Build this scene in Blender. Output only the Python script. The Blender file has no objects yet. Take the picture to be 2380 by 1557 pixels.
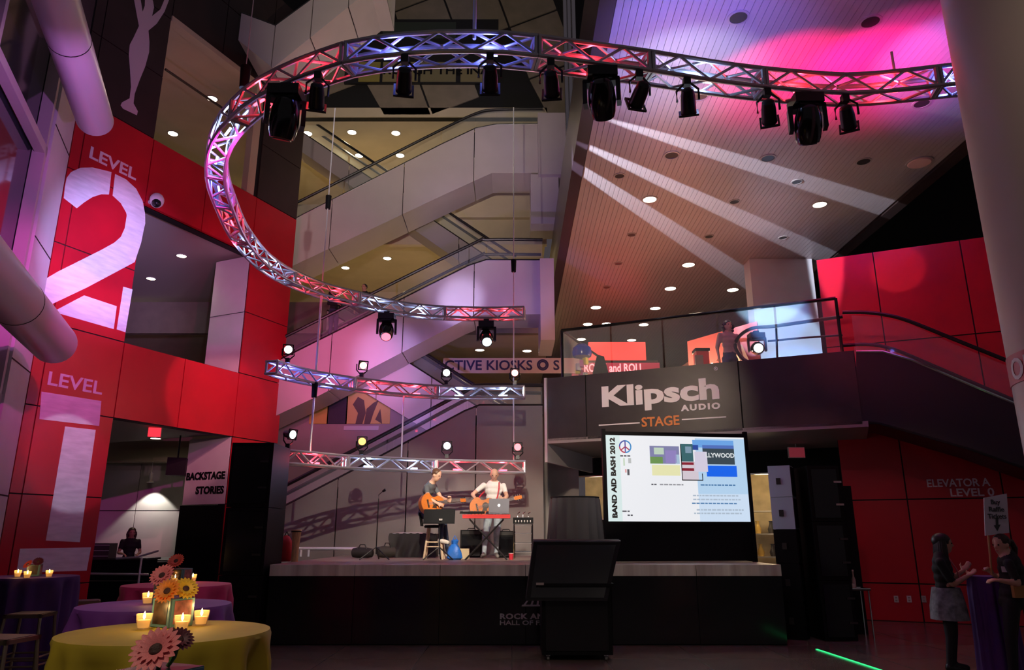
import bpy, bmesh, math, random
import numpy as np
from mathutils import Vector as V, Matrix
random.seed(7)
SC = bpy.context.scene
COL = SC.collection
R = math.radians

# ---------------------------------------------------------------- camera
F = 1693.0; TP = 464/F; PIT = math.atan(TP); CP, SP = math.cos(PIT), math.sin(PIT); H = 1.55
cam = bpy.data.cameras.new('camera'); cam.sensor_width = 36; cam.lens = F/2380*36; cam.clip_end = 200; cam.clip_start = .05
co = bpy.data.objects.new('camera', cam); COL.objects.link(co)
co.location = (0, 0, H); co.rotation_euler = (math.pi/2+PIT, 0, 0); SC.camera = co

# ---------------------------------------------------------------- world, exposure
w = bpy.data.worlds.new('world'); SC.world = w; w.use_nodes = True
w.node_tree.nodes['Background'].inputs[0].default_value = (.62, .52, .60, 1)
w.node_tree.nodes['Background'].inputs[1].default_value = .085
vs = SC.view_settings
vs.view_transform = 'Standard'; vs.look = 'None'; vs.gamma = 1; vs.use_curve_mapping = False; vs.exposure = 0.0

def lamp(name, kind, loc, color, watts, aim=None, size=.05, cone=40, blend=.4, scale=None):
    L = bpy.data.lights.new(name, kind); L.color = color; L.energy = watts
    if kind == 'SPOT':
        L.spot_size = R(cone); L.spot_blend = blend; L.shadow_soft_size = size
    elif kind == 'AREA':
        L.size = size
    else:
        L.shadow_soft_size = size
    o = bpy.data.objects.new(name, L); COL.objects.link(o); o.location = loc
    if aim is not None:
        o.rotation_euler = (V(aim)-V(loc)).to_track_quat('-Z', 'Y').to_euler()
    if scale: o.scale = scale
    return o

# ---------------------------------------------------------------- pixel -> place
def ray(x, y):
    u = (x-1190)/F; v = (778.5-y)/F; f = CP-v*SP
    return u/f, (v*CP+SP)/f
def atY(x, y, Y):
    a, b = ray(x, y); return V((a*Y, Y, H+b*Y))
def atZ(x, y, Z):
    a, b = ray(x, y); Y = (Z-H)/b; return V((a*Y, Y, Z))
class Plane:
    """vertical plane: point, horizontal direction; n points to the viewer's side"""
    def __init__(s, P, d, n):
        s.P = V((P[0], P[1], 0)); s.d = V((d[0], d[1], 0)).normalized(); s.n = V((n[0], n[1], 0)).normalized()
    def tz(s, x, y):
        a, b = ray(x, y); t = (a*s.P.y-s.P.x)/(s.d.x-a*s.d.y); Y = s.P.y+s.d.y*t
        return t, H+b*Y
    def at(s, t, z, o=0.):
        return s.P+s.d*t+s.n*o+V((0, 0, z))
    def px(s, x, y, o=0.):
        t, z = s.tz(x, y); return s.at(t, z, o)
    def mat(s, t, z, o=0.):
        m = Matrix.Identity(4); n = s.n
        for i in range(3):
            m[i][0] = s.d[i]; m[i][1] = (0, 0, 1)[i]; m[i][2] = n[i]
        m.translation = s.at(t, z, o); return m
WL = Plane((-8.103, 14.57), (.4092, .9125), (.9125, -.4092))        # tall red wall on the left
KP = Plane((5.81, 12.97), (.9125, -.4092), (-.4092, -.9125))        # mezzanine fascia
RP = Plane((6.58, 14.66), (.9125, -.4092), (-.4092, -.9125))        # red wall on the right

# ---------------------------------------------------------------- materials
MATS = {}
def mat(name, col, rough=.5, metal=0., emit=None, es=0., noise=0., nscale=8., bump=0., trans=0., alpha=1., coat=0., aniso=None):
    if name in MATS: return MATS[name]
    m = bpy.data.materials.new(name); m.use_nodes = True; nt = m.node_tree; b = nt.nodes['Principled BSDF']
    c = (*col, 1)
    b.inputs['Base Color'].default_value = c; b.inputs['Roughness'].default_value = rough; b.inputs['Metallic'].default_value = metal
    if trans: b.inputs['Transmission Weight'].default_value = trans
    if coat: b.inputs['Coat Weight'].default_value = coat; b.inputs['Coat Roughness'].default_value = .1
    if alpha < 1: b.inputs['Alpha'].default_value = alpha
    if emit:
        b.inputs['Emission Color'].default_value = (*emit, 1); b.inputs['Emission Strength'].default_value = es
    if noise or bump:
        tc = nt.nodes.new('ShaderNodeTexCoord'); n = nt.nodes.new('ShaderNodeTexNoise'); n.inputs['Scale'].default_value = nscale; n.inputs['Detail'].default_value = 5
        if aniso:
            mp = nt.nodes.new('ShaderNodeMapping'); mp.inputs['Scale'].default_value = aniso
            nt.links.new(tc.outputs['Object'], mp.inputs[0]); nt.links.new(mp.outputs[0], n.inputs['Vector'])
        else:
            nt.links.new(tc.outputs['Object'], n.inputs['Vector'])
        if noise:
            r = nt.nodes.new('ShaderNodeValToRGB'); r.color_ramp.elements[0].position = .3; r.color_ramp.elements[1].position = .7
            r.color_ramp.elements[0].color = (*[max(0, k*(1-noise)) for k in col], 1); r.color_ramp.elements[1].color = (*[min(1, k*(1+noise)) for k in col], 1)
            nt.links.new(n.outputs['Fac'], r.inputs[0]); nt.links.new(r.outputs[0], b.inputs['Base Color'])
        if bump:
            bp = nt.nodes.new('ShaderNodeBump'); bp.inputs['Strength'].default_value = bump; bp.inputs['Distance'].default_value = .02
            nt.links.new(n.outputs['Fac'], bp.inputs['Height']); nt.links.new(bp.outputs[0], b.inputs['Normal'])
    MATS[name] = m; return m
def glow(name, col, s, base=None):
    return mat(name, base or col, .6, emit=col, es=s)

M_RED = mat('red_panel', (.46, .007, .020), .30, noise=.08, nscale=1.5)
M_BROWN = mat('brown_panel', (.035, .020, .018), .4, noise=.15, nscale=2)
M_JOINT = mat('black_joint', (.004, .004, .004), .7)
M_GRAPH = mat('printed_white', (.72, .66, .70), .55, noise=.12, nscale=3, aniso=(1, 1, 5))
M_WHITE = mat('white_paint', (.62, .60, .60), .6, noise=.04, nscale=2)
M_CLAD = mat('pale_cladding', (.50, .44, .44), .42, noise=.05, nscale=1.2)
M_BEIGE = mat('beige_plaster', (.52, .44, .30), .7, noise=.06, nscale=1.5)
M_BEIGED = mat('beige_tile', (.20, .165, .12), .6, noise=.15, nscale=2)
M_SOFFIT = mat('metal_slat', (.46, .40, .40), .42, .35, noise=.06, nscale=3, aniso=(6, .5, 1))
M_BLACK = mat('black_paint', (.006, .006, .007), .55)
M_BLACK.node_tree.nodes['Principled BSDF'].inputs['Specular IOR Level'].default_value = .12
M_EDGE = mat('stage_edge_steel', (.86, .76, .64), .32, .2, noise=.35, nscale=2.5, aniso=(2.2, .1, .05))  # steel; reflected light painted in as streaks and a brighter base
M_BLKGLOSS = mat('black_gloss', (.008, .008, .009), .15)
M_DARK = mat('charcoal_panel', (.045, .036, .034), .38, .2, noise=.12, nscale=3)
M_GREY = mat('grey_wall', (.24, .21, .20), .6, noise=.06, nscale=2)
M_FLOOR = mat('floor_tile', (.14, .105, .088), .22, noise=.2, nscale=3)
M_ALU = mat('aluminium', (.78, .78, .80), .32, .55)
M_TRUSS = mat('truss_metal', (.50, .50, .53), .32, .6)
M_CHROME = mat('chrome', (.75, .75, .77), .12, 1.)
M_STEEL = mat('brushed_steel', (.62, .56, .52), .30, .6, noise=.1, nscale=6, aniso=(.3, 1, 12))
M_GLASS = mat('clear_glass', (.75, .85, .82), .03, 0., alpha=.07)
M_DGLASS = mat('dark_glass', (.02, .03, .035), .06, 0., coat=.5)
M_RAIL = mat('black_handrail', (.012, .011, .011), .35)
M_LIT = glow('downlight_lens', (1., .86, .62), 22.)
M_UNLIT = mat('unlit_lens', (.03, .028, .026), .3)
M_RIM = mat('downlight_rim', (.42, .38, .36), .4, .4)
M_EXIT = glow('exit_red', (1., .03, .05), 1.6)

# ---------------------------------------------------------------- mesh builder
class MB:
    def __init__(s): s.v = []; s.f = []; s.m = []; s.mi = 0
    def add(s, vs, fs):
        k = len(s.v); s.v += [V(p) for p in vs]
        for f in fs: s.f.append(tuple(i+k for i in f)); s.m.append(s.mi)
        return s
    def box(s, c, d, M=None):
        x, y, z = d[0]/2, d[1]/2, d[2]/2; c = V(c)
        vs = [V((a*x, b*y, e*z)) for a in (-1, 1) for b in (-1, 1) for e in (-1, 1)]
        vs = [(M@p if M else p)+c for p in vs]
        return s.add(vs, [(0, 1, 3, 2), (4, 6, 7, 5), (0, 4, 5, 1), (2, 3, 7, 6), (0, 2, 6, 4), (1, 5, 7, 3)])
    def span(s, a, b):
        a, b = V(a), V(b); return s.box((a+b)/2, (abs(b.x-a.x), abs(b.y-a.y), abs(b.z-a.z)))
    def cyl(s, p0, p1, r0, r1=None, n=8, cap=True):
        p0, p1 = V(p0), V(p1); r1 = r0 if r1 is None else r1; d = p1-p0
        q = d.to_track_quat('Z', 'Y') if d.length > 1e-9 else V((0, 0, 1)).to_track_quat('Z', 'Y')
        vs = []
        for p, r in ((p0, r0), (p1, r1)):
            for i in range(n):
                a = 2*math.pi*i/n; vs.append(p+q@V((math.cos(a)*r, math.sin(a)*r, 0)))
        fs = [(i, (i+1) % n, n+(i+1) % n, n+i) for i in range(n)]
        if cap: fs += [tuple(range(n-1, -1, -1)), tuple(range(n, 2*n))]
        return s.add(vs, fs)
    def tube(s, pts, r, n=8, closed=False, up=(0, 0, 1)):
        pts = [V(p) for p in pts]; N = len(pts); vs = []; rr = r if isinstance(r, (list, tuple)) else [r]*N
        for i, p in enumerate(pts):
            a = pts[(i-1) % N] if (i or closed) else p; b = pts[(i+1) % N] if (i < N-1 or closed) else p
            t = (b-a).normalized(); u = V(up)
            if abs(t.dot(u)) > .98: u = V((1, 0, 0))
            sx = t.cross(u).normalized(); sy = sx.cross(t)
            for k in range(n):
                an = 2*math.pi*k/n; vs.append(p+sx*math.cos(an)*rr[i]+sy*math.sin(an)*rr[i])
        fs = []
        for i in range(N if closed else N-1):
            j = (i+1) % N
            for k in range(n): fs.append((i*n+k, i*n+(k+1) % n, j*n+(k+1) % n, j*n+k))
        if not closed: fs += [tuple(range(n-1, -1, -1)), tuple(range((N-1)*n, N*n))]
        return s.add(vs, fs)
    def ball(s, c, r, n=12, m=8, M=None):
        r = r if isinstance(r, (tuple, list)) else (r, r, r); c = V(c); vs = []; fs = []
        for j in range(1, m):
            th = math.pi*j/m
            for i in range(n):
                a = 2*math.pi*i/n; p = V((math.sin(th)*math.cos(a)*r[0], math.sin(th)*math.sin(a)*r[1], math.cos(th)*r[2])); vs.append((M@p if M else p)+c)
        for e in (1, -1):
            p = V((0, 0, e*r[2])); vs.append((M@p if M else p)+c)
        for j in range(m-2):
            for i in range(n): fs.append((j*n+i, (j+1)*n+i, (j+1)*n+(i+1) % n, j*n+(i+1) % n))
        T, B = (m-1)*n, (m-1)*n+1
        for i in range(n): fs.append((T, i, (i+1) % n)); fs.append((B, (m-2)*n+(i+1) % n, (m-2)*n+i))
        return s.add(vs, fs)
    def lathe(s, prof, n=24, c=(0, 0, 0), wob=None):
        c = V(c); vs = []; fs = []
        for j, (r, z) in enumerate(prof):
            for i in range(n):
                a = 2*math.pi*i/n; k = wob(a, j) if wob else 1.; vs.append(c+V((math.cos(a)*r*k, math.sin(a)*r*k, z)))
        for j in range(len(prof)-1):
            for i in range(n): fs.append((j*n+i, j*n+(i+1) % n, (j+1)*n+(i+1) % n, (j+1)*n+i))
        if prof[0][0] > 1e-6: fs.append(tuple(range(n-1, -1, -1)))
        if prof[-1][0] > 1e-6: fs.append(tuple(range((len(prof)-1)*n, len(prof)*n)))
        return s.add(vs, fs)
    def prism(s, front, off):
        """polygon of 3D points extruded by vector off"""
        a = [V(p) for p in front]; off = V(off); n = len(a)
        fs = [tuple(range(n)), tuple(range(2*n-1, n-1, -1))]+[(i, n+i, n+(i+1) % n, (i+1) % n) for i in range(n)]
        return s.add(a+[p+off for p in a], fs)
    def mesh(s, name, mats, smooth=False):
        me = bpy.data.meshes.new(name); me.from_pydata([tuple(p) for p in s.v], [], s.f)
        mats = mats if isinstance(mats, (list, tuple)) else [mats]
        for m in mats: me.materials.append(m)
        if len(mats) > 1: me.polygons.foreach_set('material_index', s.m)
        bm = bmesh.new(); bm.from_mesh(me); bmesh.ops.recalc_face_normals(bm, faces=bm.faces); bm.to_mesh(me); bm.free()
        if smooth:
            me.polygons.foreach_set('use_smooth', [True]*len(me.polygons))
            try: me.set_sharp_from_angle(angle=R(38))
            except Exception: pass
        me.update(); return me
    def obj(s, name, mats, parent=None, smooth=False, world=False):
        if world and parent is not None:
            inv = parent.matrix_basis.inverted(); s.v = [inv@p for p in s.v]
        elif parent is None and not world and s.v:
            # origin of a free-standing mesh at its base centre
            lo = V([min(p[i] for p in s.v) for i in range(3)]); hi = V([max(p[i] for p in s.v) for i in range(3)])
            o = V(((lo.x+hi.x)/2, (lo.y+hi.y)/2, lo.z)); s.v = [p-o for p in s.v]
            ob = link(name, s.mesh(name, mats, smooth), None); ob.location = o; return ob
        return link(name, s.mesh(name, mats, smooth), parent)
def link(name, data, parent=None, M=None):
    o = bpy.data.objects.new(name, data); COL.objects.link(o)
    if parent is not None: o.parent = parent
    if M is not None: o.matrix_basis = M
    return o
def tag(o, label=None, cat=None, group=None, kind=None):
    if label: o['label'] = label
    if cat: o['category'] = cat
    if group: o['group'] = group
    if kind: o['kind'] = kind
    return o
def thing(name, label, cat, loc=(0, 0, 0), rz=0., group=None):
    o = link(name, None); o.empty_display_size = .1
    o.matrix_basis = Matrix.Translation(V(loc))@Matrix.Rotation(rz, 4, 'Z')
    return tag(o, label, cat, group)
def copy_tree(o, parent=None):
    c = o.copy(); COL.objects.link(c); c.parent = parent
    for ch in list(o.children): copy_tree(ch, c)
    return c
def struct(o): o['kind'] = 'structure'; return o
def text(s, size, m, M, name='lettering', parent=None, extr=.004, bold=0., align='LEFT', space=1., width=None, xs=1., shear=0.):
    cu = bpy.data.curves.new('txt', 'FONT'); cu.body = s; cu.size = size; cu.extrude = extr; cu.offset = bold; cu.align_x = align; cu.space_character = space; cu.shear = shear
    cu.resolution_u = 3
    t = bpy.data.objects.new('txt', cu); me = bpy.data.meshes.new_from_object(t); bpy.data.objects.remove(t); bpy.data.curves.remove(cu)
    if width and len(me.vertices):
        xx = [v.co.x for v in me.vertices]; k = width/(max(xx)-min(xx)); x0 = min(xx)
        for v in me.vertices: v.co.x = (v.co.x-(x0 if align == 'LEFT' else 0))*k
    elif xs != 1:
        for v in me.vertices: v.co.x *= xs
    me.materials.clear(); me.materials.append(m); me.name = name
    if parent is not None: M = parent.matrix_basis.inverted()@M
    return link(name, me, parent, M)

# ================================================================ STRUCTURE
# floor ---------------------------------------------------------
FLOOR = struct(MB().box((0, 13, -.1), (44, 44, .2)).obj('floor', M_JOINT, world=True)); FLOOR['label'] = 'dark brown polished tile floor'
mt = MB().box((0, 0, -.0075), (1.19, 1.19, .015)).mesh('floor_tile', M_FLOOR)
for i in range(-11, 11):
    for j in range(1, 13):
        link('tile', mt, FLOOR, Matrix.Translation((i*1.2+.6, j*1.2+1.2, .0075-.007)))

# left red wall -------------------------------------------------
TG = [-1.70, -1.47, .10, 1.68, 3.33, 4.90]; ZG = [0, .67, 2.25, 3.83, 5.41, 6.99, 8.57, 10.15, 11.73, 13.31, 14.9, 16.5]
def rect(P, t0, t1, z0, z1, o0, o1):
    m = MB(); a = [P.at(t0, z0, o0), P.at(t1, z0, o0), P.at(t1, z1, o0), P.at(t0, z1, o0)]
    return m.prism(a, P.n*(o1-o0))
WALL = None
b = MB()
for (t0, t1, z0, z1) in ((-1.7, .1, 0, 16.5), (.1, 3.33, 3.83, 5.41), (.1, 3.33, 8.5, 10.15), (.1, 3.2, 13.4, 16.5), (3.33, 4.9, 0, 10.15), (3.2, 4.9, 10.15, 16.5)):
    b.prism([WL.at(t0, z0, -.03), WL.at(t1, z0, -.03), WL.at(t1, z1, -.03), WL.at(t0, z1, -.03)], WL.n*-.22)
WALL = struct(b.obj('wall_left', M_JOINT, world=True)); WALL['label'] = 'tall wall of red and dark brown square panels'
G = .012
def panel(t0, t1, z0, z1, m, P=WL, par=None, nm='panel'):
    return rect(P, t0+G, t1-G, z0+G, z1-G, -.03, 0).obj(nm, m, par or WALL, world=True)
for i in range(5):
    for j in range(len(ZG)-1):
        t0, t1, z0, z1 = TG[i], TG[i+1], ZG[j], ZG[j+1]; tc = (t0+t1)/2
        m = M_RED if z1 <= 10.2 else M_BROWN
        if .1 <= tc <= 3.33:
            if z1 <= 3.84 or (z0 >= 5.4 and z1 <= 8.5): continue
            if z0 == 6.99: z0 = 8.5
            if 5.41 <= z0 < 6.99: continue
            if z0 >= 10.1 and z1 <= 13.4:
                continue
            if z0 == 8.57: z0 = 8.5
            if z0 == 13.31: z0 = 13.4
        panel(t0, t1, z0, z1, m)
# lettering and numerals printed on the panels
def wpoly(pts, m, name, P=WL, o=.001, th=.006, par=None, label=None):
    q = MB().prism([P.px(x, y, o) for x, y in pts], P.n*th).obj(name, m, par or WALL, world=True)
    if label: q['label'] = label
    return q
c1 = lambda L: [(x*.3361, y*.3361) for x, y in L]
c2 = lambda L: [(x*.3361, 500+y*.3361) for x, y in L]
wpoly(c1([(555, 1160), (640, 1158), (770, 1190), (752, 1345), (700, 1343), (640, 1362), (580, 1400), (530, 1440), (440, 1370), (448, 1290), (460, 1230), (490, 1190)]), M_GRAPH, 'numeral_two', label='upper left arc of the large white 2')
wpoly(c1([(795, 1203), (870, 1240), (940, 1305), (985, 1390), (1002, 1480), (1003, 1547)])+c2([(995, 90), (975, 190), (930, 325), (600, 500), (285, 650), (315, 440), (400, 390), (700, 240), (790, 190), (835, 150), (862, 90), (876, 0)])+c1([(872, 1470), (835, 1405), (778, 1352)]), M_GRAPH, 'numeral_two', label='curved stroke and diagonal of the large white 2')
wpoly(c2([(580, 555), (806, 630), (785, 788), (365, 668)]), M_GRAPH, 'numeral_two', label='foot of the large white 2')
wpoly(c2([(852, 495), (915, 513), (866, 810), (806, 790)]), M_GRAPH, 'numeral_two', label='serif of the large white 2')
wpoly([(96, 910), (235, 932), (230, 990), (91, 974)], M_GRAPH, 'numeral_one', label='flag of the large white 1')
wpoly([(151, 991), (222, 999), (185, 1260), (106, 1256)], M_GRAPH, 'numeral_one', label='stem of the large white 1')
wpoly([(46, 1275), (211, 1272), (201, 1326), (38, 1331)], M_GRAPH, 'numeral_one', label='foot of the large white 1')
text('LEVEL', .36, M_GRAPH, WL.mat(-1.30, 8.98, .003), parent=WALL, bold=.008, width=1.10)
text('LEVEL', .36, M_GRAPH, WL.mat(-1.36, 4.25, .003), parent=WALL, bold=.006, width=1.12)
wpoly(c1([(912, -80), (945, 100), (960, 180), (922, 260), (896, 310), (890, 380), (898, 480), (905, 600), (895, 680), (842, 708), (833, 728), (850, 752), (945, 797), (952, 770), (922, 715), (930, 650), (962, 560), (1003, 460), (1030, 360), (1032, 290), (1025, 212), (1082, 165), (1137, 80), (1190, -60), (1160, -60), (1108, 65), (1050, 112), (1064, 50), (1056, 5), (1030, -30), (1002, -10), (1000, 40), (985, 82), (958, -80)]), mat('silver_print', (.55, .46, .50), .5), 'figure_emblem', label='pale silhouette of a figure with raised arms on a disc')

# rooms seen through the left wall's openings ----------------------
D_IN = WL.n*-1
def wl(t, z, dep): return WL.at(t, z, -dep)
def slab(pts, th, m, name, kind=True, label=None, smooth=False):
    n = (V(pts[1])-V(pts[0])).cross(V(pts[2])-V(pts[0])).normalized()
    o = MB().prism(pts, n*th).obj(name, m, None, world=True)
    if kind: struct(o)
    if label: o['label'] = label
    return o
# level 2: ceiling, back wall, white jamb, floor
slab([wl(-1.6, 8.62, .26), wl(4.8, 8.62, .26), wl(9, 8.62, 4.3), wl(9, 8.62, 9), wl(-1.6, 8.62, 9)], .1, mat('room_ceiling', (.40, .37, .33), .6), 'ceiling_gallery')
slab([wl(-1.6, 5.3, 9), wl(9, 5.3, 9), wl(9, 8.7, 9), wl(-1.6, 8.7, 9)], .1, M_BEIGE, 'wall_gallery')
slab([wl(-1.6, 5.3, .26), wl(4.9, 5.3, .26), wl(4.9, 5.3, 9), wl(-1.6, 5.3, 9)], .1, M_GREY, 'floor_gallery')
J = struct(MB().prism([wl(3.315, 5.41, .04), wl(3.315, 8.5, .04), wl(3.315, 8.5, 1.18), wl(3.315, 5.41, 1.18)], WL.d*.25).obj('wall_jamb', M_WHITE, world=True))
MB().cyl(wl(3.31, 6.98, 0), wl(3.31, 6.98, 1.18), .008, n=6).obj('joint', M_JOINT, J, world=True)
# level 1: ceiling, back wall with panels, jamb with sign
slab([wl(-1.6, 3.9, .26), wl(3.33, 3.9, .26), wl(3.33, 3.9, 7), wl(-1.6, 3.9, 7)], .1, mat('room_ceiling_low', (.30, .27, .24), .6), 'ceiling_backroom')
BY = 20.4
WB = Plane((0, BY), (1, 0), (0, -1))
bw = struct(MB().span((-14, BY+.04, 0), (-6.6, BY+.2, 3.45)).obj('wall_backroom', M_JOINT, world=True))
for i in range(4):
    x0 = -13.9+i*1.82
    for z0, z1 in ((0, 2.18), (2.18, 3.45)): panel(x0, x0+1.82, z0, z1, M_WHITE, WB, bw)
struct(MB().span((-14, BY-.6, 3.45), (-6.6, BY+.2, 4.0)).obj('trim_10', mat('bulkhead', (.40, .35, .26), .6), world=True))
slab([wl(-1.6, 0, 7), wl(-1.6, 3.9, 7), wl(-1.6, 3.9, .26), wl(-1.6, 0, .26)], .1, M_GREY, 'wall_backroom_side')
JB = struct(MB().prism([wl(3.315, 2.25, .04), wl(3.315, 3.83, .04), wl(3.315, 3.83, 1.39), wl(3.315, 2.25, 1.39)], WL.d*.25).obj('wall_sign_jamb', M_WHITE, world=True))
JD = struct(MB().prism([wl(3.315, 0, .04), wl(3.315, 2.23, .04), wl(3.315, 2.23, 1.46), wl(3.315, 0, 1.46)], WL.d*.25).obj('wall_dark_jamb', M_BLACK, world=True))
JP = Plane(tuple(wl(3.312, 0, 1.39)[:2]), WL.n[:2], (-WL.d)[:2])
text('BACKSTAGE', .24, M_BLACK, JP.mat(.04, 2.84, .004), parent=JB, bold=.010, width=1.25)
text('STORIES', .24, M_BLACK, JP.mat(.40, 2.50, .004), parent=JB, bold=.010, width=.90)
# level 3
slab([wl(-.5, 13.5, .26), wl(4.8, 13.5, .26), wl(8, 13.5, 3.6), wl(8, 13.5, 8), wl(-.5, 13.5, 8)], .1, M_BEIGE, 'ceiling_upper_gallery')
slab([wl(-1.6, 10.1, 8), wl(8, 10.1, 8), wl(8, 13.7, 8), wl(-1.6, 13.7, 8)], .1, M_BEIGE, 'wall_upper_gallery')
for t in (1.55,):
    struct(MB().cyl(WL.at(.2, 12.05, -.1), WL.at(3.2, 12.05, -.1), .03, n=6).obj('trim_1', M_RAIL, world=True))
struct(MB().prism([WL.at(2.95, 10.15, 0), WL.at(3.2, 10.15, 0), WL.at(3.2, 13.4, 0), WL.at(2.95, 13.4, 0)], WL.n*-.2).obj('trim_2', M_BEIGE, world=True))
struct(MB().prism([WL.at(.1, 13.28, .02), WL.at(3.2, 13.28, .02), WL.at(3.2, 13.42, .02), WL.at(.1, 13.42, .02)], WL.n*-.25).obj('trim_3', M_BEIGE, world=True))

# glazed wall on the far left ------------------------------------
gd = V((-.351, .936, 0)); gn = V((.936, .351, 0))
GP = Plane((-8.80, 13.02), gd[:2], gn[:2])      # t < 0 comes towards the viewer
pier = struct(MB().prism([GP.at(-1.25, 0, 0), GP.at(-.02, 0, 0), GP.at(-.02, 9.9, 0), GP.at(-1.25, 9.9, 0)], gn*-.3).obj('wall_pier', M_WHITE, world=True))
for z in (2.2, 4.4, 6.6, 8.8): MB().box(GP.at(-.63, z, .003), (1.24, .012, .02), Matrix.Rotation(math.atan2(gd.y, gd.x), 3, 'Z')).obj('joint', M_JOINT, pier, world=True)
WIN = struct(MB().prism([GP.at(-11, 0, -.25), GP.at(-1.25, 0, -.25), GP.at(-1.25, 17, -.25), GP.at(-11, 17, -.25)], gn*-.05).obj('window_1', M_DGLASS, world=True)); WIN['label'] = 'dark glazed wall with pale mullions'
rot = Matrix.Rotation(math.atan2(gd.y, gd.x), 3, 'Z')
for z in (1.4, 3.7, 5.9, 8.2, 10.5): MB().box(GP.at(-6, z, -.12), (9.6, .16, .16), rot).obj('transom', M_CLAD, WIN, world=True)
for t in (-1.35, -4.4, -7.4): MB().box(GP.at(t, 8.5, -.14), (.12, .2, 17), rot).obj('mullion', M_CLAD, WIN, world=True)
struct(MB().prism([GP.at(-1.25, 9.9, -.02), GP.at(-.02, 9.9, -.02), GP.at(-.02, 17, -.02), GP.at(-1.25, 17, -.02)], gn*-.3).obj('wall_pier_upper', mat('dark_plum', (.06, .045, .06), .5), world=True))
def pipe(pts_px, off, r, label):
    Q = Plane(tuple((GP.P+gn*off)[:2]), gd[:2], gn[:2]); P1 = Q.px(*pts_px[1])
    # the far end is fixed by its pixel; the run is level and parallel to the glazing
    d = gd*-1; m = MB(); m.tube([P1+d*9, P1+d*.06, P1+d*.02, P1], [r, r, r*.97, r*.75], 28)
    o = m.obj('steel_pipe', mat('pipe_paint', (.60, .56, .60), .38), None, True, True)
    # collar where two lengths meet
    MB().cyl(P1+d*2.4, P1+d*2.42, r*1.01, n=28).obj('collar', M_JOINT, o, True)
    return tag(o, label, 'pipe', 'large level pipes along the glazed wall')
pipe([(120, 0), (222, 283)], .75, .30, 'upper thick white pipe ending above the upper level lettering')
pipe([(-20, 690), (128, 800)], .75, .33, 'lower thick white pipe ending beside the large white numeral two')

# right red wall ---------------------------------------------------
TR = [.30-.0, 1.05, 2.62, 4.2, 5.8]; TR[0] = -.05
ZR = [0, .67, 2.2, 3.75, 5.3, 7.25]
RW = struct(MB().prism([RP.at(-.05, 0, -.03), RP.at(6, 0, -.03), RP.at(6, 7.25, -.03), RP.at(-.05, 7.25, -.03)], RP.n*-.25).obj('wall_right', M_JOINT, world=True)); RW['label'] = 'red panel wall behind the escalator'
for i in range(4):
    for j in range(5): panel(TR[i], TR[i+1], ZR[j], ZR[j+1], M_RED, RP, RW)
text('ELEVATOR A', .20, M_GRAPH, RP.mat(1.42, 2.42, .003), parent=RW, bold=.004, width=1.02)
text('LEVEL 0', .20, M_GRAPH, RP.mat(1.78, 2.24, .003), parent=RW, bold=.004, width=.70)
struct(MB().prism([V((9.0, 24, 3)), V((17, 14, 3)), V((17, 14, 17)), V((9.0, 24, 17))], V((.1, .3, 0))).obj('wall_right_upper', M_BLACK, world=True))

# soffit of metal slats on the right ---------------------------------
SZ = 8.93; SXL, SXR = 1.50, 8.85
SOF = struct(MB().span((SXL, 4.2, SZ+.03), (SXR, 34, SZ+.9)).obj('ceiling', M_BROWN, world=True)); SOF['label'] = 'high soffit of long metal slats'
sl = MB().box((0, 0, 0), (.104, 29.8, .03)).mesh('slat', M_SOFFIT)
nsl = int((SXR-SXL)/.1105)
for i in range(nsl):
    link('slat', sl, SOF, Matrix.Translation((SXL+.055+i*.1105, 19.1, SZ+.015)))
struct(MB().span((SXL-.25, 4.2, SZ-.02), (SXL-.01, 34, SZ+1.5)).obj('trim_4', mat('dark_plum2', (.05, .03, .04), .3), world=True))
struct(MB().span((SXR+.01, 4.2, SZ-.02), (SXR+.3, 34, SZ+1.2)).obj('trim_5', M_BROWN, world=True))

# mezzanine ------------------------------------------------------------
KW = struct(MB().prism([KP.at(-5.55, 3.42, -.05), KP.at(.42, 3.42, -.05), KP.at(.42, 4.78, -.05), KP.at(-5.55, 4.78, -.05)], KP.n*-.25).obj('wall_mezzanine', M_JOINT, world=True)); KW['label'] = 'charcoal fascia of the mezzanine with the stage sign'
def kt(x, y=930): return KP.tz(x, y)[0]
KT = [-5.55, kt(1362), kt(1722), .42]
for i in range(3): panel(KT[i], KT[i+1], 3.42, 4.78, M_DARK, KP, KW)
struct(MB().prism([KP.at(-5.55, 3.38, 0), KP.at(.5, 3.38, 0), KP.at(.5, 3.38, -9.5), KP.at(-5.55, 3.38, -9.5)], V((0, 0, .1))).obj('ceiling_under_mezzanine', mat('under_mezz', (.34, .30, .28), .6), world=True))
struct(MB().prism([KP.at(-5.55, 4.1, -.31), KP.at(.5, 4.1, -.31), KP.at(.5, 4.1, -18), KP.at(-5.55, 4.1, -18)], V((0, 0, -.2))).obj('floor_mezzanine', M_GREY, world=True))
# left return of the fascia, catching purple light
struct(MB().prism([KP.at(-5.56, 3.0, 0), KP.at(-5.56, 4.78, 0), KP.at(-5.56, 4.78, -3), KP.at(-5.56, 3.0, -3)], KP.d*-.06).obj('trim_6', M_CLAD, world=True))
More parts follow.
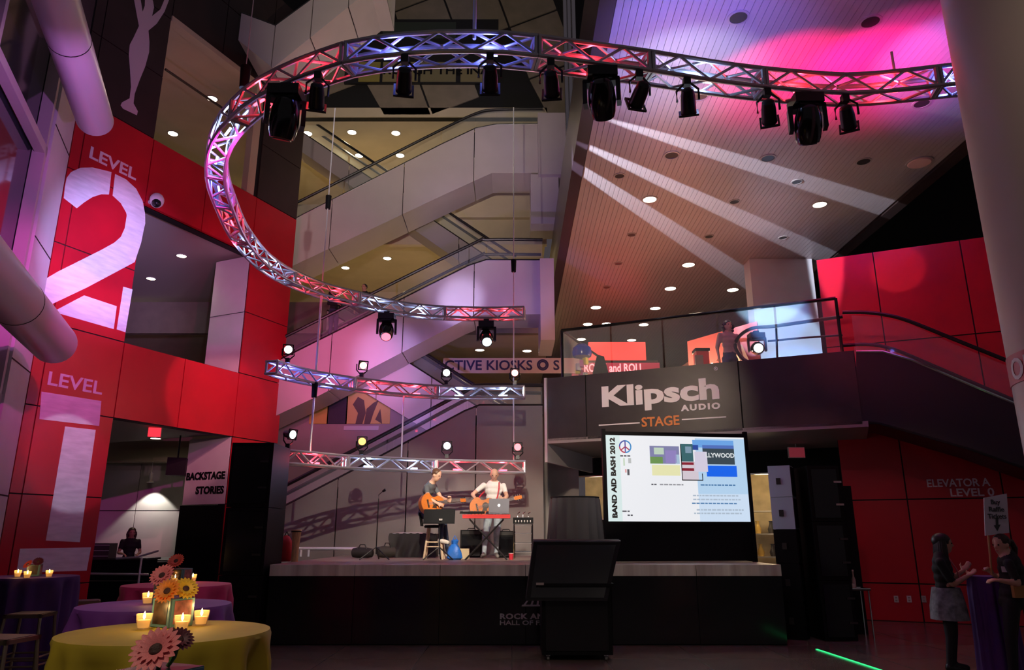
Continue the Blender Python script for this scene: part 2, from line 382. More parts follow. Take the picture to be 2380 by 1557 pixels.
# sign
t0, z0 = KP.tz(1400, 942); t1, _ = KP.tz(1672, 915)
text('Klipsch', .56, mat('sign_white', (.86, .80, .78), .5), KP.mat(t0, 4.08, .004), parent=KW, extr=.02, bold=.022, width=t1-t0)
t2, z2 = KP.tz(1583, 955)
text('AUDIO', .155, MATS['sign_white'], KP.mat(t2, KP.tz(1583, 955)[1], .004), parent=KW, extr=.012, bold=.008, width=t1-t2, space=1.3)
t3, z3 = KP.tz(1492, 992); t4, _ = KP.tz(1580, 985)
text('STAGE', .26, mat('sign_orange', (.75, .22, .04), .5), KP.mat(t3, z3, .004), parent=KW, extr=.012, bold=.006, width=t4-t3)
for a, bb in (((1392, 988), (1487, 983)), ((1585, 975), (1688, 969))):
    ta, za = KP.tz(*a); tb, zb = KP.tz(*bb); zm = (za+zb)/2
    rect(KP, ta, tb, zm-.012, zm+.012, 0, .012).obj('sign_line', MATS['sign_white'], KW, world=True)
text('®', .10, MATS['sign_white'], KP.mat(t1-.07, 4.62, .004), parent=KW, extr=.006)
# walls behind the mezzanine
struct(MB().span((1.0, 33, 4.1), (9.2, 33.3, 8.93)).obj('wall_mezzanine_back', mat('mezz_back', (.20, .16, .15), .6), world=True))
pl = struct(MB().span((6.57, 18.9, 4.1), (8.3, 19.4, 8.92)).obj('wall_pillar', M_WHITE, world=True))
struct(MB().prism([RP.at(-3.0, 4.1, -.6), RP.at(-1.42, 4.1, -.6), RP.at(-1.42, 6.2, -.6), RP.at(-3.0, 5.9, -.6)], RP.n*-.2).obj('wall_mezzanine_red', mat('soft_red', (.5, .10, .09), .6), world=True))
struct(MB().prism([V((5.0, 14.6, 4.1)), V((4.6, 24, 4.1)), V((4.6, 24, 6.3)), V((5.0, 16.2, 6.0))], V((.2, 0, 0))).obj('wall_mezzanine_side', mat('warm_wall', (.62, .42, .30), .6), world=True))
struct(MB().span((.6, 17.75, 0), (1.6, 17.9, 3.6)).obj('wall_return', M_GREY, world=True))
# storefront under the mezzanine
SF = Plane(tuple(KP.at(0, 0, -3.2)[:2]), KP.d[:2], KP.n[:2])
def sf(x0, x1, y0, y1):
    a, z1 = SF.tz(x0, y0); bb, z0 = SF.tz(x1, y1); return a, bb, z0, z1
wA = sf(1292, 1410, 1108, 1180); wB = sf(1738, 1812, 1100, 1330)
zt, zb_ = 3.38, 0
for n, (a, bb, zz0, zz1) in enumerate(((-6.2, wA[0], 0, zt), (wA[0], wA[1], 0, 1.9), (wA[0], wA[1], wA[3], zt), (wA[1], wB[0], 0, zt), (wB[0], wB[1], wB[3], zt), (wB[0], wB[1], 0, .4), (wB[1], .6, 0, zt))):
    struct(MB().prism([SF.at(a, zz0), SF.at(bb, zz0), SF.at(bb, zz1), SF.at(a, zz1)], SF.n*-.15).obj('wall_storefront', M_BLACK, world=True))
for n, (a, bb, zz0, zz1) in enumerate(((wA[0], wA[1], 1.9, wA[3]), (wB[0], wB[1], .4, wB[3]))):
    o = struct(MB().prism([SF.at(a, zz0, -.06), SF.at(bb, zz0, -.06), SF.at(bb, zz1, -.06), SF.at(a, zz1, -.06)], SF.n*-.015).obj('window_%d' % (n+2), M_GLASS, world=True))
    e = .03
    for (p, q, r_, s_) in ((a, bb, zz1-e, zz1), (a, bb, zz0, zz0+e), (a, a+e, zz0, zz1), (bb-e, bb, zz0, zz1)):
        rect(SF, p, q, r_, s_, -.08, .01).obj('window_frame', M_STEEL, o, world=True)
struct(MB().prism([SF.at(-7, 0, -3.5), SF.at(2, 0, -3.5), SF.at(2, 3.4, -3.5), SF.at(-7, 3.4, -3.5)], SF.n*-.1).obj('wall_shop_back', mat('shop_wall', (.65, .50, .28), .6, noise=.2, nscale=4), world=True))

# levels in the far background -------------------------------------------
def hslab(x0, x1, y0, y1, z, m, name, th=.35): return struct(MB().span((x0, y0, z), (x1, y1, z+th)).obj(name, m, world=True))
Z1, Z2, Z3 = 15.3, 11.7, 7.6
CE1 = hslab(-16, 1.2, 22, 30, Z1, M_BEIGE, 'ceiling_far_top'); CE2 = hslab(-16, 1.2, 23.6, 30, Z2, M_BEIGE, 'ceiling_far_middle'); CE3 = hslab(-16, 1.2, 21.7, 30, Z3, M_BEIGE, 'ceiling_far_low')
struct(MB().span((-18, 30, 0), (1.2, 30.3, 16)).obj('wall_back', M_BEIGE, world=True))
struct(MB().span((-16, 23.4, Z2-.5), (1.2, 23.6, Z2+1.0)).obj('trim_7', M_BEIGE, world=True))
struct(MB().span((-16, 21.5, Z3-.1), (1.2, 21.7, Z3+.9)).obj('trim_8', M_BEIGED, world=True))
# dark upper wall of skewed tiles with a window band
UW = struct(MB().span((-9.5, 22.05, Z1+.0), (3, 22.3, 24)).obj('wall_upper_back', M_JOINT, world=True)); UW['label'] = 'dim upper wall of slanted square tiles'
YT = 22.05
def upt(x, y): return atY(x, y, YT)
rng = random.Random(3)
from itertools import product
A = V((112, -42)); B = V((44, 120))
for i, j in product(range(-6, 9), range(-4, 5)):
    o = V((960, 150))+A*i+B*j
    q = [o+A*.02+B*.02, o+A*.98+B*.02, o+A*.98+B*.98, o+A*.02+B*.98]
    cx, cy = sum(p.x for p in q)/4, sum(p.y for p in q)/4
    if not (760 < cx < 1330 and -70 < cy < 235) : continue
    if 800 < cx < 1160 and 75 < cy < 185: continue
    q = [V((min(max(p.x, 712), 1345), min(max(p.y, -90), 268))) for p in q]
    pts = [upt(p.x, p.y) for p in q]
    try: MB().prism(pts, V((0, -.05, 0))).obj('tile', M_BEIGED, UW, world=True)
    except Exception: pass
a = upt(812, 52); bb = upt(1158, 200)
wn = struct(MB().span((a.x, YT-.16, bb.z), (bb.x, YT-.07, a.z)).obj('window_4', mat('band_dark', (.012, .012, .012), .25), world=True))
wn['label'] = 'dark window band high on the tiled wall'
for x0, x1, y0, y1, c in ((838, 884, 152, 197, (.24, .20, .05)), (893, 972, 152, 197, (.2, .17, .08)), (980, 1060, 152, 197, (.17, .15, .08)), (1072, 1150, 152, 197, (.2, .17, .06)), (815, 884, 60, 96, (.03, .04, .03)), (893, 1060, 60, 96, (.03, .035, .03))):
    p, q = upt(x0, y0), upt(x1, y1); MB().span((p.x, YT-.19, q.z), (q.x, YT-.155, p.z)).obj('pane', mat('pane_%.2f_%.2f' % c[:2], c, .3), wn, world=True)
p = upt(893, 180)
text('ROUGH THE INA', .42, M_BLACK, Matrix.Translation((p.x, YT-.20, p.z))@Matrix.Rotation(math.pi/2, 4, 'X'), parent=wn, bold=.01, width=upt(1140, 180).x-p.x)
# dark plum wall strip left of the tiles, behind the ring truss
struct(MB().span((-11, 24.5, 15.65), (-8.4, 24.8, 26)).obj('wall_far_left', M_BROWN, world=True))
# kiosk sign band
KY = 21.45; p = atY(1030, 868, KY); q = atY(1300, 833, KY)
kb = struct(MB().span((p.x, KY-.06, p.z), (q.x+.6, KY, q.z)).obj('trim_9', mat('sign_band', (.55, .46, .46), .5), world=True))
text('ACTIVE KIOSKS ◎ S', .42, mat('navy_print', (.02, .02, .10), .5), Matrix.Translation((atY(1010, 862, KY).x, KY-.065, p.z+.10))@Matrix.Rotation(math.pi/2, 4, 'X'), parent=kb, bold=.008, width=atY(1300, 862, KY).x-atY(1010, 862, KY).x)
# exhibition panels low in the background
EY = 20.5
eb = struct(MB().span((-7.2, EY, 2.2), (-2.2, EY+.1, 5.2)).obj('wall_exhibit', M_GREY, world=True))
def epan(x0, x1, y0, y1, c, nm='panel', o=.0):
    p, q = atY(x0, y0, EY), atY(x1, y1, EY); return MB().span((p.x, EY-.03-o, q.z), (q.x, EY-.001-o, p.z)).obj(nm, mat('ex_%02d%02d%02d' % tuple(int(k*99) for k in c), c, .6), eb, world=True)
epan(722, 762, 940, 985, (.42, .34, .06)); epan(764, 806, 918, 985, (.006, .01, .025)); epan(808, 906, 905, 985, (.45, .36, .10))
e = epan(800, 880, 990, 1000, (.4, .42, .44))
for pts in ([(820, 940), (832, 922), (846, 930), (850, 960), (842, 985), (826, 985), (832, 960)], [(852, 950), (868, 936), (880, 930), (868, 960), (860, 985), (846, 985)], [(872, 975), (884, 950), (888, 985)]):
    MB().prism([atY(x, y, EY-.035) for x, y in pts], V((0, .004, 0))).obj('printed_shape', mat('ex_print', (.06, .05, .03), .6), eb, world=True)

# stage ----------------------------------------------------------------
SY = 11.37; SH = 1.12; SX0, SX1 = -3.6, 4.0
ST = struct(MB().span((SX0, SY+.02, 0), (SX1, 16.3, SH-.02)).obj('floor_stage', M_BLACK, world=True)); ST['label'] = 'raised black stage'
MB().span((SX0, SY+.02, SH-.02), (SX1, 16.3, SH)).obj('stage_deck', mat('deck', (.26, .20, .17), .45, noise=.12, nscale=5), ST, world=True)
nst = 6
for i in range(nst):
    x0 = SX0+(SX1-SX0)*i/nst; x1 = SX0+(SX1-SX0)*(i+1)/nst
    MB().span((x0+.004, SY-.02, SH-.16), (x1-.004, SY+.02, SH)).obj('steel_edge', M_EDGE, ST, world=True)
for i in range(nst):
    x0 = SX0+(SX1-SX0)*i/nst; x1 = SX0+(SX1-SX0)*(i+1)/nst
    MB().span((x0+.004, SY-.0, .02), (x1-.004, SY+.02, SH-.17)).obj('front_panel', M_BLKGLOSS, ST, world=True)
FP = Plane((0, SY), (1, 0), (0, -1))
t, z = FP.tz(1162, 1438)
text('ROCK AND ROLL', .10, mat('grey_print', (.42, .40, .40), .5), FP.mat(t, z, .003), parent=ST, bold=.004, width=1.16, space=1.1)
text('HALL OF FAME', .085, MATS['grey_print'], FP.mat(t, FP.tz(1162, 1452)[1], .003), parent=ST, bold=.0015, width=.82)
for pts in ([(1214, 1405), (1258, 1405), (1258, 1409), (1212, 1409)], [(1232, 1384), (1236, 1384), (1222, 1405), (1217, 1405)], [(1241, 1384), (1245, 1384), (1238, 1405), (1233, 1405)], [(1250, 1384), (1254, 1384), (1252, 1405), (1247, 1405)],
            [(1250, 1384), (1288, 1384), (1288, 1387), (1250, 1387)], [(1254, 1393), (1262, 1393), (1262, 1396), (1254, 1396)], [(1262, 1384), (1266, 1384), (1266, 1395), (1262, 1396)], [(1268, 1385), (1272, 1385), (1276, 1395), (1273, 1395)], [(1278, 1385), (1282, 1385), (1289, 1396), (1285, 1396)], [(1286, 1385), (1290, 1385), (1300, 1397), (1296, 1397)]):
    wpoly(pts, MATS['grey_print'], 'emblem', FP, .002, .003, ST)
# steps / ramp sill behind the stage: pale rail
MB().cyl(atY(690, 1275, 15.4), atY(830, 1275, 15.4), .03, n=8).obj('stage_rail', M_ALU, ST, world=True)
for x in (700, 718, 830): q = atY(x, 1275, 15.4); MB().cyl((q.x, 15.4, SH), q, .025, n=8).obj('rail_post', M_ALU, ST, world=True)

# ================================================================ ESCALATORS
def parallel_up(pts, h): return [V(p)+V((0, 0, h)) for p in pts]
def escalator(deck_px, bot_px, Y, width, label, rail=.62, rails=True, name='escalator', clad=None, gl=True, hr2=True):
    """deck_px: upper edge of the cladding from left to right, bot_px its lower edge; both lie in the plane y = Y"""
    deck = [atY(x, y, Y) for x, y in deck_px]; bot = [atY(x, y, Y) for x, y in bot_px]
    c = deck[0]; t = thing(name, label, 'escalator', (c.x, c.y, min(p.z for p in bot)), 0, 'escalators crossing the atrium')
    # cladding in separate panels: split the side at regular x
    n = 4; xs = [deck[0].x+(deck[-1].x-deck[0].x)*i/n for i in range(n+1)]
    def zat(L, x):
        for a, b in zip(L, L[1:]):
            if a.x <= x <= b.x+1e-6: return a.z+(b.z-a.z)*(x-a.x)/max(1e-6, b.x-a.x)
        return L[0].z if x < L[0].x else L[-1].z
    for i in range(n):
        a, b = xs[i]+.012, xs[i+1]-.012
        up = [a]+[p.x for p in deck if a < p.x < b]+[b]; lo = [a]+[p.x for p in bot if a < p.x < b]+[b]
        poly = [V((x, Y, zat(deck, x))) for x in up]+[V((x, Y, zat(bot, x))) for x in reversed(lo)]
        MB().prism(poly, V((0, .05, 0))).obj('cladding_panel', clad or M_CLAD, t, world=True)
        far = [p+V((0, width, 0)) for p in poly]; MB().prism(far, V((0, -.05, 0))).obj('cladding_panel', clad or M_CLAD, t, world=True)
        for u, v in zip(lo, lo[1:]):
            q = [V((u, Y+.05, zat(bot, u))), V((v, Y+.05, zat(bot, v))), V((v, Y+width-.05, zat(bot, v))), V((u, Y+width-.05, zat(bot, u)))]
            MB().prism(q, V((0, 0, .04))).obj('underside_panel', clad or M_CLAD, t, world=True)
    m = MB()
    st = [p-V((0, 0, .18)) for p in deck]
    for a, b in zip(st, st[1:]): m.prism([a+V((0, .06, 0)), b+V((0, .06, 0)), b+V((0, width-.06, 0)), a+V((0, width-.06, 0))], V((0, 0, -.05)))
    m.obj('step_band', M_BLACK, t, world=True)
    MB().tube([p+V((0, .03, .015)) for p in deck], .035, 6).obj('deck_strip', M_RAIL, t, world=True)
    if rails:
        for k, yy in enumerate((.12, width-.12)):
            if k and not hr2: continue
            top = smooth_path([p+V((0, yy, rail)) for p in deck], 5)
            MB().tube(top, .045, 8).obj('handrail', M_RAIL, t, True, True)
            if gl:
                for a, b in zip(deck, deck[1:]):
                    L = (b-a).length; nn = max(1, int(L/1.9))
                    for i in range(nn):
                        p = a.lerp(b, i/nn+.006); q = a.lerp(b, (i+1)/nn-.006)
                        o = V((0, yy, 0)); MB().prism([p+o, q+o, q+o+V((0, 0, rail-.03)), p+o+V((0, 0, rail-.03))], V((0, .012, 0))).obj('glass_pane', M_GLASS, t, world=True)
    return t
def smooth_path(pts, n=6):
    pts = [V(p) for p in pts]; out = []
    for i in range(len(pts)-1):
        p0 = pts[max(i-1, 0)]; p1 = pts[i]; p2 = pts[i+1]; p3 = pts[min(i+2, len(pts)-1)]
        for k in range(n):
            u = k/n
            out.append(.5*((2*p1)+(p2-p0)*u+(2*p0-5*p1+4*p2-p3)*u*u+(3*p1-p0-3*p2+p3)*u**3))
    out.append(pts[-1]); return out

E1 = escalator([(600, 552), (796, 453), (1024, 337), (1105, 299), (1150, 290), (1262, 288)], [(600, 655), (800, 562), (1037, 450), (1143, 402), (1262, 402)], 20.7, 1.4, 'highest long escalator rising to the right above the middle of the atrium', .62)
E2 = escalator([(600, 862), (743, 791), (1090, 618), (1130, 605), (1262, 605)], [(600, 985), (740, 920), (1071, 748), (1110, 732), (1262, 730)], 18.9, 1.35, 'middle escalator rising right with purple light on its side', .66)
E3 = escalator([(760, 722), (958, 849), (1260, 1042)], [(760, 858), (945, 971), (1260, 1168)], 20.3, 1.1, 'low escalator rising to the left behind the second truss', .6, hr2=True)
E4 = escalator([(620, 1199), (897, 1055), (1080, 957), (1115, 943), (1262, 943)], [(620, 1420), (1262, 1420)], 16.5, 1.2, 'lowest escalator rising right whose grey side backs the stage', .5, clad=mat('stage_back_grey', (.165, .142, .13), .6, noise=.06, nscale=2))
# escalator whose underside shows at the very top
E0 = escalator([(560, 30), (640, 60), (900, -130)], [(553, 92), (634, 158), (860, -25)], 15.6, 1.6, 'topmost escalator seen from below above the brown wall', rails=False)
# counter-running escalator between E1 and E2
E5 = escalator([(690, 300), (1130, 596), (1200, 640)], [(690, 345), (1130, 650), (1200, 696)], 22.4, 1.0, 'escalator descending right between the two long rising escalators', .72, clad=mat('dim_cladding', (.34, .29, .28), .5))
# landing blocks at the soffit side, where the escalators arrive
def landing(px, Y, dep, m, label):
    a, b = atY(*px[0], Y), atY(*px[1], Y)
    o = MB().span((a.x, Y, b.z), (b.x, Y+dep, a.z)).obj('trim_11', m, world=True); return struct(o)
landing([(1250, 262), (1320, 405)], 20.4, 1.8, M_CLAD, '')
landing([(1233, 405), (1300, 520)], 20.6, 1.2, M_CLAD, '')
landing([(1060, 448), (1233, 505)], 23.2, .3, M_BEIGE, '')
landing([(1255, 600), (1290, 790)], 18.7, 1.8, M_CLAD, '')
# polished pipes running up beside the soffit
for i, x in enumerate((1322, 1332, 1343)):
    p = atY(x, 430, 17.5); o = MB().cyl((p.x, 17.5, p.z), (p.x, 17.5, 22), .055, n=10).obj('chrome_pipe', M_CHROME, world=False, smooth=True)
    tag(o, 'polished vertical steel pipe, %s of three beside the dark beam' % ('leftmost', 'middle one', 'rightmost')[i], 'pipe', 'polished vertical pipes')

# ================================================================ LIGHTING TRUSSES
TH = .11       # half the truss width
def resample(pts, step):
    L = [0.]
    for a, b in zip(pts, pts[1:]): L.append(L[-1]+(b-a).length)
    n = max(2, round(L[-1]/step)); out = []; k = 0
    for i in range(n+1):
        s = L[-1]*i/n
        while k < len(pts)-2 and L[k+1] < s: k += 1
        u = (s-L[k])/max(1e-9, L[k+1]-L[k]); out.append(pts[k].lerp(pts[k+1], min(1, u)))
    return out
BRACE = MB().cyl((0, 0, 0), (0, 0, 1), 1, n=6).mesh('brace', M_TRUSS, True)
def bar(p, q, r, par, name='brace'):
    d = q-p; M = Matrix.Translation(p)@d.to_track_quat('Z', 'Y').to_matrix().to_4x4()@Matrix.Diagonal((r, r, d.length, 1))
    return link(name, BRACE, par, par.matrix_world_i@M if hasattr(par, 'matrix_world_i') else M)
RED_L, BLUE_L, COOL_L, MAG_L = (1., .03, .05), (.16, .20, 1.), (.42, .58, 1.), (1., .04, .30)
TR_PATH = {}
def truss(key, px, z, cuts, cols, label, watts=5.5):
    path = smooth_path([atZ(x, y, z) for x, y in px], 8); TR_PATH[key] = path
    t = thing('lighting_truss', label, 'truss', path[0], 0, 'curved aluminium lighting trusses')
    t0 = path[0].copy()
    idx = [0]+[min(range(len(path)), key=lambda i: (path[i]-atZ(x, y, z)).length) for x, y in cuts]+[len(path)-1]
    for s in range(len(idx)-1):
        seg = path[idx[s]:idx[s+1]+1]
        if len(seg) < 2: continue
        P = resample(seg, .29); n = len(P)
        T = [(P[min(i+1, n-1)]-P[max(i-1, 0)]).normalized() for i in range(n)]
        S = [V((q.y, -q.x, 0)) for q in T]
        cor = [[P[i]+S[i]*TH*a+V((0, 0, TH*b)) for i in range(n)] for a, b in ((-1, -1), (1, -1), (1, 1), (-1, 1))]
        m = MB()
        for c in cor: m.tube(c, .025, 7)
        for i in (0, n-1):
            q = [cor[k][i] for k in range(4)]
            off = T[i]*(.02 if i == 0 else -.02)
            for k in range(4): m.cyl(q[k]+off, q[(k+1) % 4]+off, .024, n=6)
        sec = m.obj('truss_section', M_TRUSS, t, True, True)
        for f, (a, b) in enumerate(((0, 3), (1, 2), (0, 1), (3, 2))):
            for i in range(n-1):
                k = i
                p, q = (cor[a][i], cor[b][i+1]) if k % 2 == 0 else (cor[b][i], cor[a][i+1])
                d = q-p; M = Matrix.Translation(p-t0)@d.to_track_quat('Z', 'Y').to_matrix().to_4x4()@Matrix.Diagonal((.0155, .0155, d.length, 1))
                link('brace', BRACE, sec, M)
        # colour-changing LED batten lying inside each section
        c = cols[s]; L = sum((b-a).length for a, b in zip(P, P[1:])); nl = max(1, round(L/1.0))
        for i in range(nl):
            u = (i+.5)/nl*(n-1); k = int(u); p = P[k].lerp(P[min(k+1, n-1)], u-k); d = T[k]
            MB().cyl(p-d*.10-V((0, 0, .02)), p+d*.10-V((0, 0, .02)), .018, n=8).obj('led_batten', glow('led_%.2f_%.2f' % c[:2], c, 25.), sec, world=False) if False else None
            e = MB(); e.cyl(p-d*.09-V((0, 0, .06))-t0, p+d*.09-V((0, 0, .06))-t0, .014, n=8)
            link('led_batten', e.mesh('led_batten', glow('led_%.2f_%.2f_%.2f' % c, c, 16.)), sec)
            lamp('truss_led', 'POINT', p+V((0, 0, .02)), c, watts*1.5, size=.05)
    return t
ZT1 = 1.55+4.85*.94
truss('a', [(2260, 183), (2207, 187), (2110, 198), (2010, 207), (1935, 208), (1800, 198), (1663, 182), (1504, 157), (1400, 143), (1300, 130), (1190, 117), (1090, 113), (1000, 115), (900, 123), (812, 138), (760, 155), (697, 178), (645, 202), (600, 228), (560, 262), (527, 300), (507, 345), (503, 390), (508, 425), (522, 465), (545, 520), (567, 556), (604, 600), (640, 627), (675, 646), (748, 675), (829, 695), (895, 711), (955, 721), (1022, 727), (1131, 730), (1220, 728)], ZT1,
      [(2172, 190), (1770, 195), (1508, 157), (1242, 122), (812, 138), (560, 262), (503, 395), (522, 465), (562, 550), (675, 646), (829, 695), (1030, 728)],
      [BLUE_L, RED_L, COOL_L, RED_L, BLUE_L, RED_L, COOL_L, BLUE_L, RED_L, COOL_L, RED_L, COOL_L, RED_L],
      'topmost curved truss sweeping round in a large hook over the hall')
yend = TR_PATH['a'][-1].y
Z2T = H+ray(1218, 912)[1]*yend; Z3T = H+ray(1219, 1086)[1]*yend
truss('b', [(630, 853), (656, 862), (730, 879), (820, 893), (939, 906), (1016, 911), (1099, 913), (1220, 912)], Z2T, [(824, 893), (1020, 911)], [BLUE_L, RED_L, COOL_L], 'middle curved truss level with the mezzanine sign', 9.)
truss('c', [(655, 1062), (720, 1067), (804, 1074), (933, 1080), (1011, 1083), (1119, 1085), (1220, 1086)], Z3T, [(808, 1074), (1015, 1083)], [RED_L, COOL_L, RED_L], 'lowest curved truss just above the two musicians', 8.)

# hanging chains, poles ------------------------------------------------
def cable(p, q, label, r=.012, hoist=None, m=None):
    t = thing('hanging_cable', label, 'cable', q, 0, 'chains and poles carrying the trusses')
    MB().cyl(p, q, r, n=8).obj('chain', m or M_ALU, t, True, True)
    if hoist:
        c = V(p).lerp(V(q), hoist); MB().cyl(c-V((0, 0, .14)), c+V((0, 0, .14)), .05, .06, n=10).obj('hoist', M_BLACK, t, True, True)
    return t
def near(key, x, y, z): 
    g = atZ(x, y, z); return min(TR_PATH[key], key=lambda p: (p-g).length).copy()
a1 = near('a', 1103, 113, ZT1); cable(a1+V((0, 0, 6)), a1+V((0, 0, TH)), 'blue-lit chain above the middle of the topmost truss', .018)
a2 = near('a', 560, 262, ZT1); cable(a2+V((0, 0, 5)), a2+V((0, 0, TH)), 'chain with black hoist at the left bend of the topmost truss', .006, .93)
a3 = near('a', 2085, 200, ZT1); cable(a3+V((0, 0, .42)), a3+V((0, 0, TH)), 'short rod standing on the right end of the topmost truss', .014)
a4 = near('a', 748, 675, ZT1); b4 = near('b', 735, 880, Z2T); c4 = near('c', 722, 1067, Z3T)
cable(V((a4.x, a4.y, a4.z+4)), a4+V((0, 0, TH)), 'chain rising from the far left of the topmost truss', .012, .55)
cable(a4+V((0, 0, -TH)), V((a4.x, a4.y, Z2T+TH)), 'silver pole between topmost and middle truss at the left', .022)
cable(V((a4.x, a4.y, Z2T-TH)), V((a4.x, a4.y, Z3T+TH)), 'silver pole between middle and lowest truss at the left', .02, .1)
for key, lab in ((1193, 'right end'), (941, 'middle')):
    zz = ZT1 if key == 1193 else Z2T
    p = near('a', key, 728, ZT1) if key == 1193 else near('b', key, 906, Z2T)
    if key == 1193:
        cable(p+V((0, 0, 5)), p+V((0, 0, TH)), 'chain rising from the far right end of the topmost truss', .012, .8)
        cable(p+V((0, 0, -TH)), V((p.x, p.y, Z2T+TH)), 'thin pole between topmost and middle truss at the right', .014)
    cable(V((p.x, p.y, Z2T-TH)), V((p.x, p.y, Z3T+TH)), 'thin pole between middle and lowest truss at the '+lab, .016)

# stage lamps ------------------------------------------------------------
M_CAN = mat('lamp_body', (.014, .014, .017), .32, .3)
M_LENS = mat('lamp_glass', (.05, .06, .08), .08)
def par_can(P, aim, label, lens=None, r=.076, L=.25, up=False, spot=None, name='par_can'):
    P = V(P); s = 1 if up else -1
    C = P+V((0, 0, s*.24)); a = (V(aim)-C).normalized()
    t = thing(name, label, 'stage light', P, 0, 'stage lamps on the trusses')
    sd = a.cross(V((0, 0, 1))).normalized()
    MB().box(P+V((0, 0, s*.03)), (.07, .07, .08)).obj('clamp', M_CAN, t, world=True)
    MB().tube([C+sd*(r+.03), C+sd*(r+.03)+V((0, 0, s*-.12)), C+sd*(r*.5)+V((0, 0, s*-.19)), C-sd*(r*.5)+V((0, 0, s*-.19)), C-sd*(r+.03)+V((0, 0, s*-.12)), C-sd*(r+.03)], .012, 6).obj('yoke', M_CAN, t, True, True)
    MB().tube([C-a*L*.5, C-a*L*.42, C-a*L*.1, C+a*L*.42, C+a*L*.5], [r*.45, r*.8, r*.95, r, r*1.02], 16).obj('can', M_CAN, t, True, True)
    f = C+a*L*.505
    MB().cyl(f, f+a*.008, r*.93, n=16).obj('lens', lens or M_LENS, t, world=True)
    Q = a.to_track_quat('X', 'Z').to_matrix(); m = MB()
    for e in (-1, 1):
        m.box(C+a*L*.5+Q@V((0, e*r*1.15, 0)), (.02, r*.25, r*2.5), Q); m.box(C+a*L*.5+Q@V((0, 0, e*r*1.15)), (.02, r*2.05, r*.25), Q)
    m.obj('filter_frame', M_CAN, t, world=True)
    if spot: lamp('lamp_beam', 'SPOT', f+a*.03, spot[0], spot[1], aim, .03, spot[2], spot[3] if len(spot) > 3 else .5, spot[4] if len(spot) > 4 else None)
    return t
def moving_head(P, aim, label, lens=None, k=1., spot=None):
    P = V(P); C = P-V((0, 0, .42*k)); a = (V(aim)-C).normalized()
    t = thing('moving_head_light', label, 'stage light', P, 0, 'moving head lamps on the trusses')
    MB().box(P-V((0, 0, .03)), (.12*k, .12*k, .06)).obj('clamp', M_CAN, t, world=True)
    m = MB(); m.box(P-V((0, 0, .12*k)), (.34*k, .28*k, .12*k)); m.box(P-V((0, 0, .19*k)), (.22*k, .22*k, .04*k)); m.obj('base', M_CAN, t, world=True)
    sd = a.cross(V((0, 0, 1))).normalized()
    m = MB()
    for e in (-1, 1):
        m.box(C+sd*e*.19*k+V((0, 0, .08*k)), (.05*k, .12*k, .30*k), sd.to_track_quat('X', 'Z').to_matrix())
    m.box(C+V((0, 0, .22*k)), (.42*k, .12*k, .05*k), sd.to_track_quat('X', 'Z').to_matrix())
    m.obj('yoke', M_CAN, t, world=True)
    MB().tube([C-a*.24*k, C-a*.21*k, C-a*.10*k, C+a*.02*k, C+a*.15*k, C+a*.21*k], [.07*k, .115*k, .150*k, .160*k, .145*k, .125*k], 18).obj('head', M_BLKGLOSS, t, True, True)
    f = C+a*.215*k; MB().cyl(f, f+a*.01, .10*k, n=18).obj('lens', lens or M_LENS, t, world=True)
    if spot: lamp('moving_beam', 'SPOT', f+a*.03, spot[0], spot[1], aim, .04, spot[2], spot[3] if len(spot) > 3 else .3, spot[4] if len(spot) > 4 else None)
    return t
def chord(key, p, s):
    L = TR_PATH[key]; i = min(range(len(L)), key=lambda k: (L[k]-p).length); d = (L[min(i+1, len(L)-1)]-L[max(i-1, 0)]).normalized()
    n = V((d.y, -d.x, 0)); n = n if n.y < 0 else -n
    return p+n*TH+V((0, 0, s*(TH+.045)))
def hang(x, y, key='a', z=None):
    z = ZT1 if z is None else z; return chord(key, near(key, x, y, z), -1)
STAGE = V((-.9, 13.6, 2.2)); WARM = (1., .86, .70)
par_can(hang(757, 155), (-3.5, 12.5, 1.0), 'par can nearest the big moving head on the left of the topmost truss')
par_can(hang(950, 118), STAGE+V((-1.5, .5, 0)), 'par can hanging left of centre from the blue truss section', spot=(WARM, 1500, 26))
par_can(hang(1137, 115), STAGE+V((.6, .4, 0)), 'par can hanging from the right half of the blue truss section', spot=(WARM, 2200, 22))
par_can(hang(1267, 126), STAGE+V((2.2, 0, 0)), 'par can at the left end of the red truss section', spot=(WARM, 900, 22))
par_can(hang(1478, 153), (-.8, 14, 2), 'par can right of the central moving head', spot=(WARM, 1300, 22))
par_can(hang(1572, 168), (3.0, 11.5, .5), 'par can hanging alone below the white-lit truss section', spot=(WARM, 50, 30))
par_can(hang(1762, 194), (5.0, 13, 2), 'tilted par can at the joint of white and magenta truss sections', spot=((1., .3, .3), 70, 30))
par_can(hang(1945, 208), (6.5, 12, 1.5), 'rightmost par can, past the right-hand moving head', spot=((1., .5, .4), 80, 34))
moving_head(hang(690, 182), (-3.4, 8.8, 0), 'big moving head lamp under the left bend of the topmost truss', k=.92)
moving_head(hang(1388, 141), (1.4, 8.8, 3.2), 'central moving head lamp under the red truss section', k=.84)
moving_head(hang(1850, 202), (3.6, 9.0, 2.0), 'right-hand moving head lamp tilted under the magenta truss section', k=.86)
moving_head(hang(895, 711), (-2.0, 11, 1.2), 'moving head lamp under the far blue truss section, beside the pink stain of light', glow('mh_pink', (1., .15, .22), 2.5), .95)
moving_head(hang(1133, 730), (.1, 10, 1.4), 'moving head lamp near the far end of the topmost truss with pale lens', glow('mh_pale', (.75, .95, 1.), 6.), .95)
def ontop(key, x, y, z): return chord(key, near(key, x, y, z), 1)
GW = lambda n, c, s=30: glow('parlens_'+n, c, s)
EYE = V((0, 0, 1.2))
